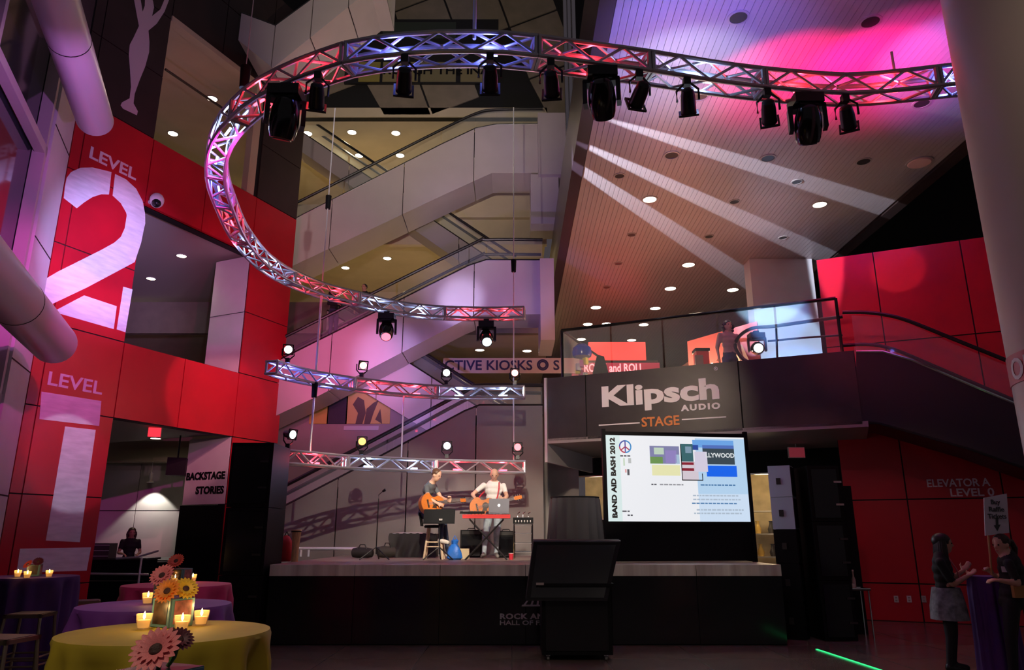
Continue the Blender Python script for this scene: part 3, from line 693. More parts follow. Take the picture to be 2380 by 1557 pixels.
par_can(ontop('b', 660, 862, Z2T), V((-1.5, 3, 1.2)), 'small lamp with greenish white lens at the left end of the middle truss', GW('green', (.75, 1., .88), 8), .075, .2, True, ((.8, 1., .9), 25, 60))
par_can(ontop('b', 842, 895, Z2T), V((.8, 6, 1.0)), 'small lamp with peach lens left of centre above the middle truss', GW('peach', (1., .62, .42), 2.4), .075, .2, True, ((1., .7, .5), 25, 60))
par_can(ontop('b', 1038, 911, Z2T), EYE, 'small lamp with white lens right of centre above the middle truss', GW('white', (.9, 1., .95), 14), .075, .2, True, ((.9, 1., .95), 25, 60))
par_can(ontop('b', 1203, 912, Z2T), EYE, 'small lamp with pink lens at the right end of the middle truss', GW('pink', (1., .45, .42), 2.4), .075, .2, True, ((1., .4, .4), 25, 60))
par_can(ontop('c', 660, 1062, Z3T), V((2.5, 9, 2.0)), 'small lamp at the left end of the lowest truss, turned to the right', GW('green', (.75, 1., .88), 8), .075, .2, True, ((.8, 1., .9), 20, 60))
par_can(ontop('c', 833, 1076, Z3T), EYE, 'small lamp with amber lens above the lowest truss', GW('amber', (1., .45, .12), 2.2), .075, .2, True, ((1., .5, .2), 25, 60))
par_can(ontop('c', 1030, 1084, Z3T), EYE, 'small lamp with blue-white lens above the lowest truss', GW('bluewhite', (.70, .76, 1.), 6), .075, .2, True, ((.5, .55, 1.), 25, 60))
par_can(ontop('c', 1205, 1086, Z3T), EYE, 'small lamp with red lens at the right end of the lowest truss', GW('redlens', (1., .12, .14), 4), .075, .2, True, ((1., .1, .1), 25, 60))

wash0 = None
# coloured washes from lamps fixed inside the topmost truss -----------------
def wash(px, target, col, watts, cone, blend=.6, scale=None, key='a', z=None, dz=-.24):
    p = near(key, *px, ZT1 if z is None else z); p.z += dz; d = V(target)-p; d.z = 0; p += d.normalized()*.32
    return lamp('wash_beam', 'SPOT', p, col, watts, target, .04, cone, blend, scale)
LAV = (.50, .42, 1.); PINK = (1., .12, .32); PURP = (.5, .32, 1.)
wash((503, 390), WL.at(-.55, 7.0), LAV, 3600, 32, .9)
wash((600, 228), WL.at(-.9, 5.6), (1., .06, .6), 1300, 50, .9)
wash((545, 520), WL.at(1.6, 9.2), (1., .05, .12), 210, 50)
wash((604, 600), WL.at(4.2, 7.2), (1., .06, .35), 380, 60)
wash((545, 520), WL.at(3.3, 7.6, -.6), (.45, .55, 1.), 512, 26)
wash((640, 627), WL.at(2.6, 4.6), (1., .35, .40), 480, 30, .3)
wash((567, 556), WL.at(4.2, 3.6), (1., .25, .35), 300, 34, .3)
wash((503, 390), WL.at(-.7, 2.9), (.75, .75, 1.), 608, 13, .15)
wash((503, 390), GP.at(-2, 7.5), (.75, .25, 1.), 380, 80)
# purple light on the middle escalator
wash((955, 721), atY(1070, 700, 18.9), (.66, .58, 1.), 1000, 20, .9)
wash((1022, 727), atY(1150, 640, 18.9), PURP, 380, 60)
wash((829, 695), atY(800, 850, 18.9), (1., .15, .5), 520, 44, .8)
wash((895, 711), atY(900, 830, 18.9), (.6, .45, 1.), 420, 30, .8)
wash((939, 906), atY(960, 900, 20.3), (.45, .28, 1.), 420, 50, .8, key='b', z=Z2T)
wash((656, 862), atY(690, 930, 18.9), (1., .5, .6), 192, 70, key='b', z=Z2T)
# glows on the slatted soffit
SO = lambda x, y: atZ(x, y, SZ)
def flat(px, tgt, col, watts, cone, k, blend=.9):
    p = near('a', *px, ZT1)+V((0, 0, .3)); d = tgt-p; q = V((d.x, d.y, 0)).normalized(); p += q*.35; d = (tgt-p).normalized()
    o = lamp('soffit_beam', 'SPOT', p, col, watts, tgt, .03, cone, blend); x = d.cross(V((0, 0, 1))).normalized(); y = x.cross(d)
    o.matrix_basis = Matrix(((x.x, y.x, -d.x, p.x), (x.y, y.y, -d.y, p.y), (x.z, y.z, -d.z, p.z), (0, 0, 0, 1)))@Matrix.Diagonal((k, 1, 1, 1))
    return o
flat((1580, 168), SO(1590, 90), (.10, .14, 1.), 1300, 50, 1.3)
flat((1580, 168), SO(1590, 160), (.50, .62, 1.), 1900, 22, 1.8)
flat((1400, 143), SO(1480, 120), (.30, .15, 1.), 350, 30, 1.2)
flat((1830, 200), SO(1830, 178), (1., .004, .16), 5200, 22, 1.9)
flat((1960, 208), SO(2010, 172), (1., .004, .20), 5200, 22, 1.7)
flat((2050, 204), SO(2090, 130), (1., .02, .40), 1500, 26, 1.5)
flat((1800, 198), SO(1800, 60), (.30, .08, .42), 500, 70, 1.5)
flat((2150, 195), SO(2190, 150), (.30, .2, 1.), 2600, 24, 1.3)
# grazing white streaks across the soffit
for src, far, w_ in (((508, 420), (8.2, 15.35, 8.93), 15000), ((503, 390), (7.2, 17.6, 8.93), 18000), ((510, 330), (5.4, 18.6, 8.93), 18000), ((503, 400), (8.4, 11.6, 8.93), 2500)):
    p = near('a', *src, ZT1)+V((0, 0, .30)); tgt = V(far); p += V((tgt.x-p.x, tgt.y-p.y, 0)).normalized()*.4
    o = lamp('streak_beam', 'SPOT', p, (.74, .80, 1.), w_, tgt, .015, 26, .35)
    d = (tgt-p).normalized(); x = d.cross(V((0, 0, 1))).normalized(); y = x.cross(d)
    Mx = Matrix((( x.x, y.x, -d.x, p.x), (x.y, y.y, -d.y, p.y), (x.z, y.z, -d.z, p.z), (0, 0, 0, 1)))
    o.matrix_basis = Mx@Matrix.Diagonal((.115, 1, 1, 1))

wash((1190, 117), KP.px(1420, 970), (1., .80, .58), 1250, 40, 1.)  # added warm fill on the mezzanine fascia, standing in for stage spill
wash((900, 123), atY(950, 420, 20.7), (1., .84, .80), 2200, 40, .9)  # added neutral fill to lift the side of the highest escalator
wash((1090, 113), atY(1000, 120, 22), (1., .85, .6), 2200, 46, .9, dz=.25)
wash((700, 178), atY(680, 70, 15.6), (.7, .5, .9), 350, 50, .9, dz=.3)

# ================================================================ DOWNLIGHTS
def downlight(p, label, lit=True, r=.11, watts=0., cone=110, col=(1., .80, .55), group='recessed ceiling lights'):
    p = V(p); t = thing('downlight', label, 'ceiling light', p, 0, group)
    m = MB(); m.lathe([(r*1.25, 0), (r*1.25, -.012), (r, -.016), (r, -.004)], 18, p); m.obj('rim', M_RIM, t, world=True)
    MB().cyl(p+V((0, 0, -.005)), p+V((0, 0, -.009)), r*.98, n=18).obj('lens', M_LIT if lit else M_UNLIT, t, world=True)
    if watts: lamp('downlight_beam', 'SPOT', p+V((0, 0, -.05)), col, watts, p+V((0, 0, -1)), .08, cone, .8)
    return t
WHERE = lambda n, s: n
for n, (x, y) in enumerate([(1510, 463), (1905, 475), (1600, 615), (1558, 670), (1703, 673), (1385, 714), (1523, 716), (1366, 753), (1496, 754), (1351, 788), (1468, 790), (1410, 752)]):
    lab = ['lit ceiling light between the second and third streaks on the soffit', 'lit ceiling light near the right edge of the soffit', 'lit ceiling light beside the hanging speaker', 'lit ceiling light below the red exit sign', 'lit ceiling light left of the white pillar', 'lit ceiling light over the left corner of the glass railing', 'lit ceiling light over the middle of the glass railing', 'small lit ceiling light at the railing, leftmost', 'small lit ceiling light at the railing, middle', 'distant lit ceiling light above the display case', 'distant lit ceiling light above the red sign', 'distant lit ceiling light between two railing lights'][n]
    downlight(atZ(x, y, SZ), lab, True, .15 if n < 2 else .17, 165 if n < 8 else 100)
for n, (x, y) in enumerate([(1716, 40), (2023, 50), (1627, 222), (2142, 240), (1561, 360), (1785, 367), (2007, 375), (1852, 422), (1440, 408), (1707, 468), (1468, 545), (1648, 549), (1820, 552), (1437, 612), (1410, 667), (1760, 620)]):
    lab = ['large unlit ceiling light at the top of the picture', 'large unlit ceiling light at the top right', 'unlit ceiling light behind the white-lit truss section', 'unlit ceiling light below the right end of the truss', 'unlit ceiling light above the middle streak of light', 'unlit ceiling light below the right-hand moving head', 'unlit ceiling light left of the round speaker grille', 'small unlit ceiling light in the topmost streak', 'small unlit ceiling light near the dark beam, first streak', 'unlit ceiling light between the two main streaks', 'unlit ceiling light left of the third streak', 'unlit ceiling light right of the third streak', 'unlit ceiling light above the white pillar', 'small unlit ceiling light near the dark beam, below the streaks', 'lowest small unlit ceiling light near the dark beam', 'small unlit ceiling light right of the hanging speaker'][n]
    p = atZ(x, y, SZ); downlight(p, lab, False, .13 if n < 7 else .10)
p = atZ(2137, 377, SZ); t = thing('ceiling_speaker', 'round pale speaker grille in the soffit', 'speaker', p)
MB().cyl(p, p-V((0, 0, .02)), .26, n=24).obj('rim', M_RIM, t, world=True); MB().cyl(p-V((0, 0, .02)), p-V((0, 0, .035)), .23, .21, n=24).obj('grille', mat('pink_grille', (.6, .38, .36), .6), t, world=True)
# far ceilings: rows of lights
for z, L, nm in ((Z1, [(818, 307), (920, 309), (738, 357), (835, 361), (930, 361), (715, 310)], 'top'), (Z2, [(1224, 552), (1118, 592), (803, 622), (1050, 570), (900, 600)], 'middle'), (Z3, [(1115, 813), (1225, 815)], 'lower')):
    for n, (x, y) in enumerate(L):
        downlight(atZ(x, y, z), 'lit ceiling light on the %s far ceiling, %s' % (nm, ('first', 'second', 'third', 'fourth', 'fifth', 'sixth')[n]+' one counted along its rows'), True, .15, 170 if z != Z3 else 120, 150, (1., .82, .50), 'lights on the far ceilings')
# level 2 and 3 rooms on the left
for n, (x, y) in enumerate([(422, 594), (351, 647), (338, 734), (393, 770)]):
    downlight(atZ(x, y, 8.62), 'lit gallery light, %s seen through the opening beside the large 2' % ('nearest', 'second', 'third', 'fourth')[n], True, .12, 35, 120, (1., .9, .75), 'lights in the gallery behind the red wall')
for n, (x, y) in enumerate([(493, 229), (402, 310), (540, 140)]):
    if n < 2: downlight(atZ(x, y, 13.5), 'lit light in the upper gallery, %s' % ('higher of the pair', 'lower of the pair')[n], True, .14, 150, 140, (1., .82, .55), 'lights in the upper gallery')
# back room: cone of light on its wall
p = V((atY(350, 1130, BY-.3).x, BY-.35, 2.95)); t = thing('pendant_lamp', 'small pendant lamp throwing a cone of light on the back room wall', 'lamp', p)
MB().cyl(p, p+V((0, 0, .22)), .05, n=10).obj('lamp_body', M_WHITE, t, True, True); MB().lathe([(.10, -.03), (.05, .01)], 14, p).obj('lamp_shade', M_WHITE, t, True, True)
MB().cyl(p+V((0, 0, .22)), p+V((0, 0, .5)), .008, n=6).obj('rod', M_ALU, t, world=True)
lamp('pendant_beam', 'SPOT', p-V((0, 0, .06)), (1., .92, .78), 60, p+V((0, .16, -1)), .03, 92, .25)
downlight(atZ(362, 1018, 3.9), 'lit light behind the red sign in the back room ceiling', True, .12, 25, 120)
# exit signs
def exit_sign(p, label, w_=.36, h_=.2, rz=0., fm=None):
    t = thing('exit_sign', label, 'sign', p, rz)
    MB().box((0, 0, 0), (w_, .06, h_)).obj('housing', M_WHITE, t); MB().box((0, -.034, 0), (w_*.94, .01, h_*.9)).obj('face', fm or M_EXIT, t)
    MB().cyl((0, 0, h_/2), (0, 0, h_/2+.25), .012, n=6).obj('hanger', M_ALU, t); return t
p = atY(360, 1003, 16.6); exit_sign(V((p.x, p.y, p.z)), 'red exit sign glowing in the back room opening', .28, .26, R(15))
p = atY(1578, 653, 22.3); exit_sign(p, 'red exit sign hanging under the slatted soffit', .5, .32); MB().cyl(p+V((0, 0, .3)), V((p.x, p.y, SZ)), .012, n=6).obj('hanger_rod', M_ALU, bpy.data.objects['exit_sign.001'], world=True)
p = atY(1850, 1045, 15.3); exit_sign(V((p.x, p.y, 3.2)), 'dim exit sign under the mezzanine', .34, .22, fm=mat('dim_exit', (.5, .2, .2), .5, emit=(1, .08, .15), es=.12))
# speaker hung from the soffit
p = atY(1622, 612, 20.3); t = thing('hanging_speaker', 'pale boxy speaker hung from the soffit beside the streaks', 'speaker', p)
MB().prism([p+V(q) for q in ((-.22, -.2, -.28), (.22, -.3, -.28), (.22, -.3, .28), (-.22, -.2, .28))], V((.05, .45, .05))).obj('cabinet', M_CLAD, t, world=True)
MB().prism([p+V(q) for q in ((-.18, -.23, -.24), (.18, -.31, -.24), (.18, -.31, .24), (-.18, -.23, .24))], V((0, .02, 0))).obj('grille', mat('grille_grey', (.3, .27, .28), .7), t, world=True)
MB().cyl(p+V((0, 0, .3)), V((p.x, p.y, SZ)), .02, n=6).obj('bracket', M_ALU, t, world=True)
# dome camera on the left wall
p = WL.px(348, 470, .22); t = thing('dome_camera', 'white dome camera at the corner of the large 2', 'camera', p)
MB().ball(p, (.15, .15, .17), 16, 12).obj('housing', M_WHITE, t, True, True); MB().ball(p+V((.03, -.06, -.09)), .10, 14, 10).obj('lens_dome', M_BLKGLOSS, t, True, True); MB().cyl(p, p-WL.n*.215, .05, n=10).obj('arm', M_WHITE, t, True, True)

# ================================================================ MEZZANINE FITTINGS
RAILZ = lambda x, y: KP.tz(x, y)
gr = thing('glass_railing', 'glass railing with black top rail above the stage sign', 'railing', KP.at(-5.4, 4.78, -.1))
tl, zl = KP.tz(1302, 765); tr, zr = KP.tz(1942, 690); zt_ = (zl+zr)/2
MB().tube([KP.at(tl, zt_, -.1), KP.at(tr, zt_, -.1)], .035, 8).obj('top_rail', M_BLKGLOSS, gr, True, True)
for i in range(5):
    a = tl+(tr-tl)*i/5+.02; b_ = tl+(tr-tl)*(i+1)/5-.02
    rect(KP, a, b_, 4.74, zt_-.03, -.11, -.09).obj('glass_pane', M_GLASS, gr, world=True)
for t_ in (tl, tr): MB().cyl(KP.at(t_, 4.74, -.1), KP.at(t_, zt_, -.1), .03, n=8).obj('post', M_BLKGLOSS, gr, True, True)
MB().tube([KP.at(tl, zt_, -.1), KP.at(tl, zt_, -2.6)], .03, 8).obj('side_rail', M_BLKGLOSS, gr, True, True)
MB().prism([KP.at(tl, 4.5, -.14), KP.at(tl, zt_-.04, -.14), KP.at(tl, zt_-.04, -2.6), KP.at(tl, 4.5, -2.6)], KP.d*.012).obj('glass_pane', M_GLASS, gr, world=True)
# escalator going down to the right in front of the red wall
EP = Plane(tuple(KP.at(.42, 0, -.02)[:2]), KP.d[:2], KP.n[:2])
def ep(x, y, o=0.): return EP.px(x, y, o)
er = thing('escalator', 'black-sided escalator descending to the right beside the mezzanine', 'escalator', EP.at(.2, 3.4), 0, 'escalators crossing the atrium')
deck = [(1990, 818), (2052, 818), (2120, 838), (2230, 885), (2480, 990)]
bot = [(1990, 985), (2040, 985), (2250, 1045), (2480, 1125)]
dk = [ep(*p) for p in deck]; bt = [ep(*p) for p in bot]
for i in range(len(dk)-1):
    lo = bt[min(i, 3)], bt[min(i+1, 3)]
    q = [dk[i], dk[i+1], lo[1] if i < 3 else bt[3], lo[0]] if i < 3 else [dk[3], dk[4], bt[3]]
    MB().prism(q, KP.n*-.05).obj('cladding_panel', mat('black_clad', (.016, .014, .015), .45), er, world=True)
    MB().prism([p+KP.n*-1.3 for p in q], KP.n*-.05).obj('cladding_panel', MATS['black_clad'], er, world=True)
for a, b_ in zip(bt, bt[1:]): MB().prism([a, b_, b_+KP.n*-1.3, a+KP.n*-1.3], V((0, 0, .04))).obj('underside_panel', MATS['black_clad'], er, world=True)
MB().tube([p+V((0, 0, .01)) for p in dk], .022, 6).obj('deck_strip', M_CHROME, er, True, True)
hp = [ep(x, y, -.06) for x, y in [(1958, 724), (2010, 724), (2055, 729), (2110, 743), (2230, 791), (2480, 892)]]
hp2 = [ep(x, y, -1.2) for x, y in [(1958, 768), (2010, 765), (2055, 769), (2110, 786), (2230, 836), (2480, 940)]]
for h_ in (hp, hp2): MB().tube(smooth_path(h_, 5), .035, 8).obj('handrail', M_RAIL, er, True, True)
for o_, hh in ((-.06, hp), (-1.2, hp2)):
    for a, b_, c_, d_ in zip(dk, dk[1:], hh[1:], hh[2:]):
        MB().prism([a+KP.n*o_, b_+KP.n*o_, V((b_.x, b_.y, 0))+KP.n*o_+V((0, 0, d_.z-.03)), V((a.x, a.y, 0))+KP.n*o_+V((0, 0, c_.z-.03))], KP.n*-.012).obj('glass_pane', M_GLASS, er, world=True)
# newel loop of that escalator on the mezzanine side
nl = [KP.px(x, y, -.35) for x, y in [(1958, 724), (1860, 738), (1790, 748), (1745, 752), (1716, 768), (1703, 790), (1710, 812), (1730, 830), (1770, 838)]]
MB().tube(smooth_path(nl, 5), .035, 8).obj('newel_handrail', M_RAIL, er, True, True)
MB().tube([KP.px(x, y, -.35) for x, y in [(1958, 768), (1860, 775), (1780, 783)]], .02, 8).obj('newel_rail', M_RAIL, er, True, True)
MB().cyl(KP.px(1800, 752, -.35), KP.px(1803, 830, -.35), .02, n=8).obj('newel_post', M_RAIL, er, True, True)
# moving lamp on the mezzanine
moving_head(KP.px(1748, 752, -.6), (3.2, 6, 3.5), 'moving head lamp with white lens on the mezzanine behind the handrail loop', glow('mh_white', (1., 1., .92), 30.), .85)
# display case and case beside it
p = KP.px(1332, 868, -.62); p.z = 4.1; t = thing('display_case', 'round display case with blue dome at the left end of the railing', 'display case', p)
MB().lathe([(.20, 0), (.20, .62)], 18, p).obj('base', mat('case_base', (.10, .08, .10), .4), t, True, True)
MB().lathe([(.19, .62), (.19, 1.22)], 18, p).obj('glass_body', M_GLASS, t, True, True)
for k in range(7):
    a = k*.9; MB().box(p+V((math.cos(a)*.1, math.sin(a)*.1, .74+.06*k)), (.10, .08, .15), Matrix.Rotation(a, 3, 'Z')).obj('exhibit', mat('exh%d' % (k % 3), ((.7, .6, .1), (.6, .6, .65), (.5, .1, .3))[k % 3], .4), t, world=True)
MB().lathe([(.20, 1.22), (.22, 1.30), (.20, 1.42), (.10, 1.50), (0, 1.51)], 18, p).obj('dome', mat('blue_dome', (.02, .04, .30), .2), t, True, True)
p = KP.px(1372, 866, -.75); p.z = 4.1; t = thing('instrument_case', 'black upright case leaning beside the display case', 'case', p)
MB().prism([p+V(q) for q in ((-.16, 0, 0), (.22, 0, 0), (.20, 0, .7), (.08, 0, 1.22), (-.06, 0, 1.26), (-.16, 0, .9))], V((0, .2, 0))).obj('shell', M_BLACK, t, world=True)
MB().box(p+V((.05, -.01, .6)), (.12, .02, .04)).obj('handle', M_CHROME, t, world=True)
# red lit signs at the back of the mezzanine
YS = 24.
a, b_ = atY(1368, 795, YS), atY(1502, 836, YS); t = thing('neon_sign', 'glowing red panel sign at the back of the mezzanine', 'sign', (a.x, YS, b_.z))
MB().span((a.x, YS, b_.z), (b_.x, YS+.15, a.z)).obj('face', glow('neon_red', (1., .06, .05), 1.1, (.4, .02, .02)), t, world=True)
MB().span((a.x-.05, YS+.05, b_.z-.07), (b_.x+.4, YS+.2, b_.z-.01)).obj('frame', M_BROWN, t, world=True)
a, b_ = atY(1370, 843, YS), atY(1535, 880, YS); t = thing('lettered_sign', 'red sign with pale letters low behind the railing', 'sign', (a.x, YS, b_.z))
MB().span((a.x-.6, YS, b_.z-.8), (b_.x, YS+.15, a.z)).obj('board', mat('sign_dark_red', (.35, .02, .06), .5, emit=(1, .05, .15), es=.15), t, world=True)
q = atY(1358, 864, YS); text('ROCK and ROLL', .40, glow('sign_pink', (1., .30, .34), 1.6), Matrix.Translation((q.x, YS-.01, q.z))@Matrix.Rotation(math.pi/2, 4, 'X'), parent=t, bold=.008, width=2.0)
for n, (x, y) in enumerate([(1425, 852), (1503, 850), (1568, 840), (1632, 822), (1672, 813)]):
    p = KP.px(x, y, -1.2); t = thing('globe_lamp', 'small white globe lamp behind the railing, %s from the left' % ('first', 'second', 'third', 'fourth', 'fifth')[n], 'lamp', V((p.x, p.y, 4.1)), 0, 'globe lamps behind the railing')
    MB().cyl((p.x, p.y, 4.1), (p.x, p.y, p.z-.06), .015, n=6).obj('stem', M_RAIL, t, True, True); MB().ball(p, .065, 12, 8).obj('globe', glow('globe_glow', (1., .92, .80), 12.), t, True, True)
    lamp('globe_light', 'POINT', p+V((0, -.02, .1)), (1., .75, .5), 10, size=.06)
p = KP.px(1615, 840, -.8); p.z = 4.1; t = thing('display_column', 'narrow red display cabinet behind the railing', 'cabinet', p)
MB().box(p+V((0, 0, .55)), (.26, .26, 1.1)).obj('body', mat('cab_red', (.5, .02, .02), .4), t, world=True); MB().box(p+V((-.09, -.15, .75)), (.16, .06, .5)).obj('poster', mat('cab_post', (.2, .12, .1), .5), t, world=True); MB().box(p+V((0, 0, 1.13)), (.3, .3, .06)).obj('cap', M_BLACK, t, world=True)
lamp('mezz_red', 'POINT', KP.px(1560, 790, -3.), (1., .25, .18), 150, size=.3)
lamp('mezz_warm', 'POINT', KP.px(1580, 830, -1.8), (1., .62, .35), 120, size=.2)
# light on the white pillar
wash((1720, 190), (7.1, 18.9, 6.3), (.45, .68, 1.), 9000, 12, .3)
wash((1640, 180), (7.6, 18.9, 5.4), (.15, .35, 1.), 6000, 10, .4)
wash((1400, 143), RP.px(2085, 625), (1., .40, .40), 1500, 6, .3)
wash((1450, 150), RP.px(1990, 700), (1., .22, .25), 330, 16, .8)
wash((1500, 157), RP.px(2200, 760), (1., .12, .16), 180, 34, .8)
# shop behind the storefront
lamp('shop_light', 'POINT', SF.at(wA[0]+.6, 2.9, -1.5), (1., .82, .5), 55, size=.2)
lamp('shop_light', 'POINT', SF.at(wB[0]+.2, 2.7, -1.5), (1., .75, .4), 70, size=.2)
shelf = thing('shop_shelf', 'shelf of shiny goods behind the narrow window', 'shelf', SF.at(wB[0], 0, -2.4))
for z_ in (.45, 1.0, 1.55, 2.1): rect(SF, wB[0]-.6, wB[1]+1., z_, z_+.03, -2.7, -2.2).obj('shelf_board', M_STEEL, shelf, world=True)
for t_ in (wB[0]-.6, wB[1]+1.): rect(SF, t_-.03, t_, 0, 2.5, -2.7, -2.2).obj('side_panel', M_BROWN, shelf, world=True)
gl_ = [('golden', (.8, .5, .1)), ('dark', (.05, .04, .03)), ('silver', (.7, .7, .7)), ('red', (.5, .05, .04)), ('cream', (.8, .7, .5))]
for i in range(14):
    n_, c_ = gl_[i % 5]; t_ = wB[0]-.1+(i % 5)*.32+random.uniform(-.05, .05); z_ = (.48, 1.03, 1.58)[i//5]
    o = MB().lathe([(.07, 0), (.09, .1), (.05, .2), (.04, .26), (.055, .3), (0, .3)], 10, SF.at(t_, z_, -2.4)).obj('souvenir', mat('goods_'+n_, c_, .25, .4), None, True)
    tag(o, '%s %s souvenir on the %s shelf of the shop' % (('leftmost', 'second', 'middle', 'fourth', 'rightmost')[i % 5], n_, ('lowest', 'middle', 'upper')[i//5]), 'souvenir', 'goods on the shop shelf')

# ================================================================ STAGE EQUIPMENT
def sp(x, y, Y): return atY(x, y, Y)
M_BLUELIT = mat('cabinet_blue_light_tint', (.40, .48, .58), .35)  # pale cabinet with the screen's blue light put into its colour
# black flats / towers either side
def tower(x0, x1, y0, y1, z1, label, n=3):
    t = thing('speaker_tower', label, 'speaker tower', ((x0+x1)/2, (y0+y1)/2, 0))
    for i in range(n):
        MB().span((x0, y0, z1*i/n+.004), (x1, y1, z1*(i+1)/n-.004)).obj('cabinet', M_BLACK, t, world=True)
        MB().span((x0+.05, y0-.012, z1*i/n+.06), (x1-.05, y0, z1*(i+1)/n-.06)).obj('grille', M_BLKGLOSS, t, world=True)
        for zz in (.3, .7): MB().box(((x0+x1)/2+.2, y0-.02, z1*(i+zz)/n), (.12, .02, .03)).obj('handle', M_RIM if (x0 > 0 and i == 2) else M_UNLIT, t, world=True)
    return t
tower(-4.30, -3.66, 11.25, 12.1, 2.92, 'tall black speaker tower at the left end of the stage')
tower(4.72, 5.22, 11.8, 12.5, 2.62, 'tall black speaker tower at the right end of the stage')
o = MB().span((5.2, 12.6, 0), (5.75, 12.75, 2.35)).obj('partition', M_BLACK); tag(o, 'narrow black partition right of the right-hand tower', 'partition')
q = atY(1938, 1195, 12.59); MB().span((q.x-.09, 12.585, q.z-.03), (q.x+.09, 12.598, q.z+.03)).obj('sign_plate', M_RIM, o, world=False).matrix_basis = Matrix.Translation(-o.location)
# stack of cabinets beside the screen, the top two coloured as if lit blue
for k, (z0, z1) in enumerate(((.0, .535), (.54, 1.115), (1.12, 1.63), (1.635, 2.13), (2.135, 2.63))):
    t = thing('loudspeaker', ('lowest', 'second lowest', 'middle', 'second highest', 'top')[k]+' loudspeaker of the stack beside the projection screen', 'speaker', (4.42, 12.15, z0), R(-28), 'loudspeakers stacked at the right of the stage')
    h = z1-z0
    MB().box((0, 0, h/2), (.34, .42, h)).obj('cabinet', M_BLUELIT if k > 2 else M_BLACK, t); MB().box((-.02, -.216, h*.5), (.07, .012, .10)).obj('handle', M_UNLIT, t); MB().box((.176, 0, h/2), (.012, .36, h*.92)).obj('grille', M_BLACK, t)
# projection screen
xl, xr = sp(1410, 1110, 12.1), sp(1736, 1110, 12.45)
dv = V((xr.x-xl.x, xr.y-xl.y)).normalized(); PS = Plane((xl.x, xl.y), dv, (dv.y, -dv.x)); PS.n = V((dv.y, -dv.x, 0)); PS.n = PS.n if PS.n.y < 0 else -PS.n
scr = thing('projection_screen', 'free-standing projection screen showing a bright slide', 'screen', PS.at(0, SH))
def srect(x0, x1, y0, y1, m, nm, o0=0., o1=.004):
    a, z1 = PS.tz(x0, (y0)); b_, z0 = PS.tz(x1, y1); return rect(PS, a, b_, z0, z1, o0, o1).obj(nm, m, scr, world=True)
EM = lambda n, c, s=.85: glow('slide_'+n, c, s, (.02, .02, .02))
W_ = (xr-xl).length; zb2 = PS.tz(1570, 1212)[1]; zt2 = PS.tz(1570, 1014)[1]
rect(PS, -.03, W_+.03, SH+.02, zb2-.02, -.02, 0).obj('black_skirt', M_BLACK, scr, world=True)
for a in (-.06, W_): rect(PS, a, a+.06, SH+.0, zt2+.10, -.05, .02).obj('post', M_BLACK, scr, world=True)
rect(PS, -.03, W_+.03, zt2, zt2+.06, -.03, .01).obj('top_bar', M_BLACK, scr, world=True)
rect(PS, -.03, W_+.03, zb2-.05, zb2, -.03, .01).obj('bottom_bar', M_BLACK, scr, world=True)
rect(PS, 0, W_, zb2, zt2, -.012, 0).obj('screen_surface', EM('white', (.90, .91, .95), .92), scr, world=True)
def sr(u0, u1, v0, v1, n, c, s=.85, k=0):    # u, v in 0..1 of the slide, v down
    return rect(PS, W_*u0, W_*u1, zt2+(zb2-zt2)*v1, zt2+(zb2-zt2)*v0, 0, .002+.001*k).obj('slide_block', EM(n, c, s), scr, world=True)
sr(0, .10, 0, 1, 'mint', (.78, .93, .92)); sr(.64, 1, .02, .68, 'pale_blue', (.52, .74, .98), .85); sr(.64, 1, .68, 1, 'paler_blue', (.66, .80, .98), .9)
sr(.31, .52, .12, .33, 'violet', (.30, .30, .55), .7, 1); sr(.31, .40, .25, .33, 'green', (.18, .35, .10), .8, 2); sr(.42, .50, .17, .32, 'lilac', (.34, .27, .62), .8, 2); sr(.34, .41, .14, .22, 'pale_green', (.62, .78, .62), .8, 2); sr(.49, .52, .22, .33, 'bluegrey', (.45, .62, .80), .8, 2)
sr(.32, .52, .345, .47, 'lemon', (.86, .84, .48), .9, 1)
sr(.53, .62, .09, .30, 'darkgreen', (.05, .16, .18), .8, 1); sr(.565, .61, .12, .2, 'greyblue', (.25, .38, .50), .8, 2)
sr(.53, .65, .30, .52, 'pinkwhite', (.80, .70, .78), .8, 1); sr(.535, .62, .31, .34, 'maroon', (.30, .02, .04), .8, 2); sr(.535, .62, .38, .41, 'maroon', (.30, .02, .04), .8, 2)
sr(.62, .92, .04, .13, 'sky', (.18, .45, .95), .8, 1); sr(.62, .66, .10, .16, 'navy', (.03, .08, .40), .8, 2); sr(.69, .92, .12, .33, 'hill', (.05, .08, .10), .8, 1); sr(.69, .92, .10, .14, 'hillblue', (.10, .20, .60), .8, 2)
sr(.71, .93, .345, .475, 'deepblue', (.01, .15, .95), .85, 1); sr(.63, .72, .18, .42, 'palepink', (.80, .74, .90), .8, 3)
sr(.53, .68, .515, .525, 'black', (.01, .01, .01), .1, 4); sr(.53, .535, .1, .52, 'black', (.01, .01, .01), .1, 4); sr(.675, .68, .44, .52, 'black', (.01, .01, .01), .1, 4)
def pmat(u, v, o=.006): return PS.mat(W_*u, zt2+(zb2-zt2)*v, o)
text('LLYWOOD', .10, EM('letters', (.8, .84, .86)), pmat(.71, .245), parent=scr, extr=.001, bold=.003, width=W_*.21)
M_SLK = mat('slide_black', (.01, .01, .015), .8)
Mv = pmat(.063, .96, .004)@Matrix.Rotation(math.pi/2, 4, 'Z')
text('BAND AID BASH 2012', .11, M_SLK, Mv, parent=scr, extr=.001, bold=.006, width=(zt2-zb2)*.93)
cx = pmat(.137, .135, .004)
